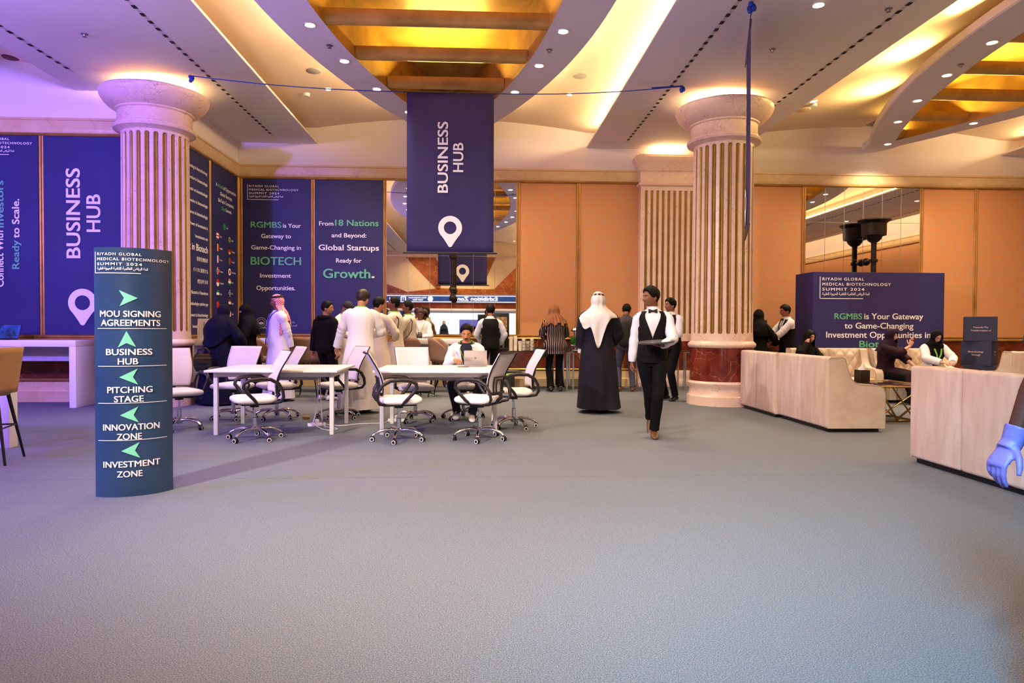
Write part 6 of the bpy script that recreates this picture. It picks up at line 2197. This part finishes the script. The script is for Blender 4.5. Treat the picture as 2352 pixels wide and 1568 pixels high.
# man with phone against the mirror
p = at(965, Y=14.45)
b = Body('man in white robe leaning by the mirror and looking at his phone', p.x, 14.45, 4, 1.67, '6a3e2a', head=(0, 20), hunch=.1, arms={'L': dict(t=(.02, -.24, 1.08), pole=(1, .4, -.6), d=(-.9, -.4, .2), n=(0, .3, 1), curl=.6), 'R': dict(t=(-.05, -.25, 1.08), pole=(-1, .4, -.6), d=(.8, -.4, .3), n=(0, .3, 1), curl=.6)})
b.face(); b.hair(M('brown_curls', '3a1e14', .6), top=.028); b.shoes(C_SHOEB)
b.robe('thobe', C_WHITE, .08, .28, .22); b.lanyard(C_LIME, .14, .034)
ph = b.root.matrix_basis
q = Matrix.Translation(b.root.location) @ Matrix.Rotation(b.root.rotation_euler.z, 4, 'Z') @ V((-.01, -.315, 1.125))
tag(mk('phone', MB().box((-.035, -.006, -.06), (.035, .006, .06), bev=.003, mat=Matrix.Rotation(-.6, 4, 'X')), M_BLACK, None, 30, tuple(q)), 'black phone in the hands of the man by the mirror', 'phone')

# hooded boy and man in cap
p = at(748, Y=12.0)
b = Body('young man in black hooded top standing by the stools, facing right', p.x, 12.0, 150, 1.71, 'a8724e', head=(-62, 4), build=1.0, arms={'L': dict(t=(.30, .0, .82)), 'R': dict(t=(-.28, .02, .82))})
b.face(); b.hair(top=.022); b.trousers(C_TROU); b.shoes(C_SNEAK)
b.top('hooded_top', M('black_hoodie', '0e0c0e', 0.9, spec=.1), .034, -.10, .572, r=(.088, .082, .076, .07, .058), amp=.012)
mb = MB()
mb.tube([b.tp(.545, q, .035) for q in (1.3, 1.9, 2.6, PI, 3.7, 4.4, 5.0)], [.02, .035, .045, .05, .045, .035, .02], 10)
mk('hood', mb, MATS['black_hoodie'], b.root, 70)
p = at(786, Y=12.55)
b = Body('bearded man in dark cap and white robe bent over papers, facing right', p.x, 12.55, 62, 1.76, '9a6446', head=(-10, 26), hunch=.2, arms={'L': dict(t=(.08, -.36, 1.08), pole=(1, .4, -.6)), 'R': dict(t=(-.1, -.36, 1.08), pole=(-1, .4, -.6))})
b.face(); b.beard(); b.shoes(C_SHOEB)
C_CAP = M('dark_cap_cotton', '1c1a18', .8)
b.shell('cap', C_CAP, lambda a: itp([(0, .38, 0), (1.2, .22, 0), (PI, -.15, 0)], abs((a + PI) % (2 * PI) - PI))[0], .022, bumps=.0)
def brim(u, v):
    a = -.95 + 1.9 * u
    p_ = b.hp(a, .40, .012)
    d = b.hr @ V((math.sin(a) * .35, -math.cos(a) * 1.0, -.22))
    return p_ + d * (.075 * v * math.cos(a * .9))
mk('cap_brim', MB().grid(brim, 16, 5), C_CAP, b.root, 60, solid=.005)
b.robe('thobe', C_WHITE, .08, .29, .24); b.lanyard(C_LIME, .2, .034, False)
tag(mk('papers', MB().box((-.11, -.15, 0), (.11, .15, .008)), C_WHITE, None, 0, (p.x + .42, 12.40, 1.10)), 'white papers held up by the man in the dark cap', 'papers')

# man in red-checked headdress
p = at(640, 920)
b = Body('man in white robe and red-checked headdress standing hands behind back, facing left', p.x, p.y + .02, -62, 1.82, '8a5a40', head=(-14, 2), build=1.08, belly=.04,
         arms={'L': dict(t=(.10, .20, .86), pole=(1, .8, -.2), curl=.6), 'R': dict(t=(-.06, .21, .86), pole=(-1, .8, -.2), curl=.6)})
b.face(); b.beard(full=False); b.shoes(C_SHOEB)
b.robe('thobe', C_WHITE, .06, .33, .27, amp=.013, folds=6, sleeves=dict(r=(.085, .080, .074, .066, .056)))
b.shell('shemagh_crown', C_SHEM, lambda a: itp([(0, .44, 0), (.9, .34, 0), (1.4, -.1, 0), (PI, -.3, 0)], abs((a + PI) % (2 * PI) - PI))[0], .019)
b.drape('shemagh', C_SHEM, gap=1.38, L=lambda a: .08 + .26 * math.exp(-((a - 1.5) / .35) ** 2) + .12 * math.exp(-((a - PI) / .6) ** 2), off=.018, flare=.9, amp=.011, folds=7)
b.band('agal', C_STRAP, .60, .028, .010)
b.lanyard(C_PURPLE, .10, .045)

# women in abayas at the console
p = at(520, Y=11.75)
HOLE = lambda w, lo: None
b = Body('woman in midnight-blue abaya bent over the console, seen from behind', p.x, 11.4, 150, 1.64, '9a6a50', female=True, build=1.25, head=(-10, 12), lean=.04, hunch=.12, arms={'L': dict(t=(.18, -.32, 1.0), pole=(1, .4, -.4)), 'R': dict(t=(-.18, -.32, 1.0), pole=(-1, .4, -.4))}, voxel=.01)
b.robe('abaya', C_ABNAVY, .03, .36, .32, m=.04, amp=.016, sleeves=dict(r=(.10, .10, .10, .10, .09)))
b.drape('headscarf', C_ABNAVY, gap=0, L=lambda a: .20 + .24 * max(0, -math.cos(a)), hole=b.face_hole(.85), off=.02, flare=1.5, amp=.010)
b.shoes(C_SNEAK)
t = thing('shoulder_bag', 'glossy black bag hanging at the abaya woman\'s left side', 'handbag', (-4.34, 10.96, .72), .4)
mk('bag_body', MB().loft([[V((x * a, y * c, z)) for x, y in ((-.13, -.05), (.13, -.05), (.13, .05), (-.13, .05))] for a, c, z in ((.7, 1, -.15), (1, 1.2, -.06), (1, 1.1, .06), (.8, .7, .12))]), M('patent_black', '0c0b12', 0.12, spec=.7), t, 50)
mk('bag_handle', MB().tube([(-.08, 0, .11), (-.06, 0, .19), (.05, 0, .22), (.10, 0, .16), (.08, 0, .10)], .014, 8), MATS['patent_black'], t, 60)
p = at(567, Y=12.0)
b = Body('woman in black niqab facing left beside the taupe stool', p.x, 12.05, -62, 1.65, 'b08060', female=True, build=1.1, head=(0, 6), arms={'L': dict(t=(.16, -.3, 1.0), pole=(1, .4, -.4)), 'R': dict(t=(-.16, -.3, 1.0), pole=(-1, .4, -.4))}, voxel=.01)
b.face()
b.robe('abaya', C_ABAYA, .03, .32, .30, m=.035, amp=.014, sleeves=dict(r=(.09, .09, .09, .09, .08)))
b.drape('niqab', C_ABAYA, gap=0, L=lambda a: .22 + .12 * max(0, math.cos(a)), hole=lambda a, q, ph: a < .75 and 8.6 < q < 10.6, off=.024, flare=1.3, amp=.006)

# beyond the right column
p = at(1741, Y=13.2)
b = Body('woman in black niqab standing behind the right column at the espresso machine', p.x, 13.2, 120, 1.64, 'b08060', female=True, build=1.1, arms={'L': dict(t=(.16, -.32, 1.0), pole=(1, .4, -.4)), 'R': dict(t=(-.16, -.32, 1.0), pole=(-1, .4, -.4))}, voxel=.01)
b.robe('abaya', C_ABAYA, .03, .31, .28, m=.03, amp=.012, sleeves=dict(r=(.085, .085, .085, .085, .08)))
b.drape('niqab', C_ABAYA, gap=0, L=lambda a: .22 + .12 * max(0, math.cos(a)), hole=lambda a, q, ph: a < .75 and 8.6 < q < 10.6, off=.024, flare=1.3, amp=.006)
p = at(1806, Y=13.25)
b = Body('waiter in black waistcoat at right, reaching over the dark buffet table', p.x, 13.2, -88, 1.74, '9a5c3c', head=(0, 6), build=1.0, hunch=.05,
         arms={'L': dict(t=(.08, -.42, .98), pole=(1, .5, -.6), curl=.4, n=(0, 0, -1)), 'R': dict(t=(-.12, -.44, 1.0), pole=(-1, .5, -.6), curl=.4, n=(0, 0, -1))})
b.face(); b.hair(top=.026); b.trousers(C_TROU); b.shoes(C_SHOEB)
b.top('shirt', C_SHIRT, .016, -.05, .565, collar=C_SHIRT, r=(.075, .074, .068, .058, .042), upto=.93); b.vest(C_VEST); b.bow(C_STRAP)

# seated women in the lounge
def seated(label, u, Y, rz, H, skin_c, **kw):
    p = at(u, Y=Y)
    return Body(label, p.x, Y, rz, H, skin_c, female=True, hip=(0, .10, .50), feet=kw.pop('feet', {'L': (.10, -.42, .085, 5), 'R': (-.10, -.42, .085, -5)}), knees=(-1, -1), kx=(.15, .15), **kw)
b = seated('long-haired woman in black talking on a phone on the far sofa', 1856, 11.85, 14, 1.60, 'c08a6c', head=(8, 4), lean=.12, hunch=.12, voxel=.0065,
           arms={'R': dict(t=(-.12, -.13, 1.02), pole=(-.9, -.3, -.8), d=(.35, .25, .9), n=(.9, .2, 0), curl=.45), 'L': dict(t=(.15, -.3, .60), pole=(1, .3, -.3))})
b.face()
b.shell('hair', M_HAIR, lambda a: itp([(0, .62, 0), (.5, .55, 0), (.85, .1, 0), (1.1, -.4, 0), (PI, -.5, 0)], abs((a + PI) % (2 * PI) - PI))[0], .022, bumps=.005, freq=30)
b.drape('hair_length', M_HAIR, gap=.95, L=lambda a: .22, off=.026, flare=.5, amp=.010, folds=11)
b.top('blouse', C_ABAYA, .018, -.05, .57, r=(.07, .068, .064, .06, .055)); b.trousers(C_TROU); b.shoes(C_SHOEB)
q = Matrix.Translation(b.root.location) @ Matrix.Rotation(b.root.rotation_euler.z, 4, 'Z') @ (b.J['R']['W'] + b.J['R']['d'] * .08 + V((.035, 0, 0)))
tag(mk('phone', MB().box((-.005, -.035, -.07), (.005, .035, .07), bev=.003), M_BLACK, None, 30, tuple(q)), 'phone held to the ear of the long-haired woman', 'phone')

b = seated('woman in plum abaya and headscarf eating, on the far sofa', 2047, 11.62, 30, 1.66, 'c89878', head=(4, 2), lean=.06, hunch=.14, voxel=.0065,
           arms={'R': dict(t=(.10, -.27, .99), pole=(-.7, -.5, -.9), d=(.3, -.2, .9), n=(.6, .6, 0), curl=.6), 'L': dict(t=(.10, -.36, .64), pole=(1, .3, -.3), curl=.5)}, feet={'L': (.18, -.48, .085, 5), 'R': (-.05, -.42, .085, -5)})
b.face()
b.top('abaya', C_PLUM, .030, -.10, .57, r=(.085, .085, .080, .078, .070), upto=.80, amp=.010)
b.trousers(C_TROU); b.shoes(C_SHOEB)
def skirt(b, mat, w=.24, name='abaya_skirt', hem=.06, over=.03):
    mb = MB()
    K = (b.J['L']['K'] + b.J['R']['K']) / 2
    A = (b.J['L']['A'] + b.J['R']['A']) / 2
    P = b.P
    path = [(P + V((0, .04, -.02)), .20, .13), (P.lerp(K, .4) + V((0, 0, .01)), .21, .12), (P.lerp(K, .8) + V((0, 0, .01)), .22, .11), (K + V((0, -.02, .0)), .23, .11), (K.lerp(A, .25) + V((0, -.05, 0)), .24, .12), (K.lerp(A, .6) + V((0, -.05, 0)), .26, .14), (V((A.x, A.y - .03, hem)), .30, .18)]
    rings = []
    for i, (c, rx, ry) in enumerate(path):
        q0, q1 = path[max(i - 1, 0)][0], path[min(i + 1, len(path) - 1)][0]
        d = (q1 - q0).normalized()
        up = V((1, 0, 0)).cross(d).normalized()
        rings.append([c + V((1, 0, 0)) * math.sin(2 * PI * j / 40) * (rx * w / .24 + .015 * math.sin(7 * 2 * PI * j / 40) * i / 6) + up * math.cos(2 * PI * j / 40) * (ry + .012 * math.sin(9 * 2 * PI * j / 40) * i / 6) for j in range(40)])
    mk(name, mb.loft(rings), mat, b.root, 60)
skirt(b, C_PLUM, .20)
b.drape('headscarf', C_PLUM2, gap=0, L=lambda a: .10 + .10 * max(0, math.cos(a)), hole=b.face_hole(.80, 14.6), off=.018, flare=1.0, amp=.008)
q = Matrix.Translation(b.root.location) @ Matrix.Rotation(b.root.rotation_euler.z, 4, 'Z') @ (b.J['R']['W'] + b.J['R']['d'] * .125 + b.J['R']['n'] * .03)
tag(mk('snack', MB().ball((0, 0, 0), (.03, .025, .022), 10), M('pastry', 'c07a3a', .7), None, 60, tuple(q)), 'small orange snack in the plum-scarved woman\'s hand', 'snack')

b = seated('woman in black headscarf, glasses and white jacket on the far sofa', 2148, 11.50, -4, 1.68, 'd0a088', head=(0, 20), lean=.06, hunch=.16, voxel=.0065, build=1.05,
           arms={'R': dict(t=(-.10, -.34, .72), pole=(-1, .3, -.4), d=(.5, -.8, 0), n=(0, 0, -1)), 'L': dict(t=(.10, -.34, .72), pole=(1, .3, -.4), d=(-.5, -.8, 0), n=(0, 0, -1))})
b.face(); b.trousers(C_TROU); b.shoes(C_SHOEB)
b.top('black_top', C_ABAYA, .014, -.05, .57, sleeves=False)
b.open_shell('white_jacket', C_WHITE, .028, -.06, .55, lambda q: .30 + max(0, (q - .1) / .45) * .25, arm=False, sleeves=dict(r=(.078, .076, .070, .064, .054)))
b.drape('headscarf', C_ABAYA, gap=0, L=lambda a: .06 + .22 * max(0, math.cos(a)) ** 3, hole=b.face_hole(.80, 14.4), off=.018, flare=.75, amp=.007)
mb = MB()
for sg in (-1, 1):
    mb.tube([b.hv((sg * .033 + .022 * math.cos(2 * PI * i / 20), -.103, .003 + .016 * math.sin(2 * PI * i / 20))) for i in range(21)], .0022, 6, cap=False)
    mb.tube([b.hv((sg * .055, -.100, .006)), b.hv((sg * .078, -.04, .008)), b.hv((sg * .082, .02, .004))], .002, 6)
mb.tube([b.hv((-.011, -.105, .006)), b.hv((.011, -.105, .006))], .002, 6)
mk('glasses', mb, M_BLACK, b.root, 60)
mb = MB()
for sg in (-1, 1):
    mb.tube([b.tp(.50, sg * .30, .066), b.tp(.40, sg * .16, .070), b.tp(.26, 0, .072)], .013, 6, flat=.4)
mk('lanyard', mb, C_LIME, b.root, 60)

# person in white with an arm along the sofa at the right edge
p = at(2372, Y=11.0)
b = Body('person in white sleeve resting an arm on the sofa at far right edge', p.x + .18, 10.86, 180, 1.72, 'b98a6c', hip=(0, .0, .50), feet={'L': (.1, -.5, .085, 0), 'R': (-.1, -.5, .085, 0)}, legs=True, lean=-.02, voxel=.01,
         arms={'L': dict(t=(.42, .22, .93), pole=(.6, .5, .5), d=(1, .1, -.1), n=(0, 0, -1)), 'R': dict(t=(-.15, -.3, .6))})
b.hair(); b.top('white_shirt', C_WHITE, .02, -.05, .57, collar=C_WHITE); b.trousers(C_TROU); b.shoes(C_SHOEB)

# cleaner passing at the right edge: only the gloved hand enters the frame
M_GLOVE = M('violet_nitrile_glove', '6f68b4', 0.45, var=0.06, scale=12, bump=.15)
GY = 2.25
p = PY(2322, 1022, GY)
GX = p.x
b = Body('person with violet rubber glove passing at the right edge, only the arm in frame', GX + .16, GY - .20, -90, 1.74, '4a2416', voxel=.006, feet={'L': (.12, -.2, .085, 0), 'R': (-.12, .2, .085, 0)},
         arms={'R': dict(t=(-.20, -.16, p.z), pole=(-.1, 1, -.3), d=(.05, -.62, -.78), n=(-.1, .78, -.62), curl=.42, thumb=.3, hs=.5), 'L': dict(t=(.28, .1, .85))}, head=(0, 0))
b.hair(); b.face(); b.trousers(C_GREY); b.shoes(C_SHOEB)
b.top('work_shirt', C_GREY, .018, -.05, .57, collar=C_GREY, upto=.38, r=(.075, .075, .075, .07, .06))
j = b.J['R']
mb = MB()
g = MB()
hand_mesh(g, j['W'], j['d'], j['n'], 1, j['curl'], b.hk * 1.04, 0, j['thumb'])
E_ = (j['E'] - j['W']).normalized()
g.tube([j['W'] + j['d'] * .03, j['W'], j['W'] + E_ * .03, j['W'] + E_ * .055, j['W'] + E_ * .060], [.032, .031, .033, .036, .0385], 16, flat=1.15)
mk('glove', remeshed(g, .0045, 2), M_GLOVE, b.root, 180)

# two distant figures in the white hall beyond the entrance
for (x, y), lb in zip(HALL_FOLK, ('distant woman in black abaya in the white hall, seen only in the mirror at left', 'distant woman in black abaya before the indigo panel, seen only in the mirror')):
    b = Body(lb, x, y + .6, 170, 1.64, 'b08060', female=True, build=1.05, voxel=.014)
    b.robe('abaya', C_ABAYA, .03, .30, .27, m=.03)
    b.drape('headscarf', C_ABAYA, gap=0, L=lambda a: .2, hole=b.face_hole(.8), off=.02)
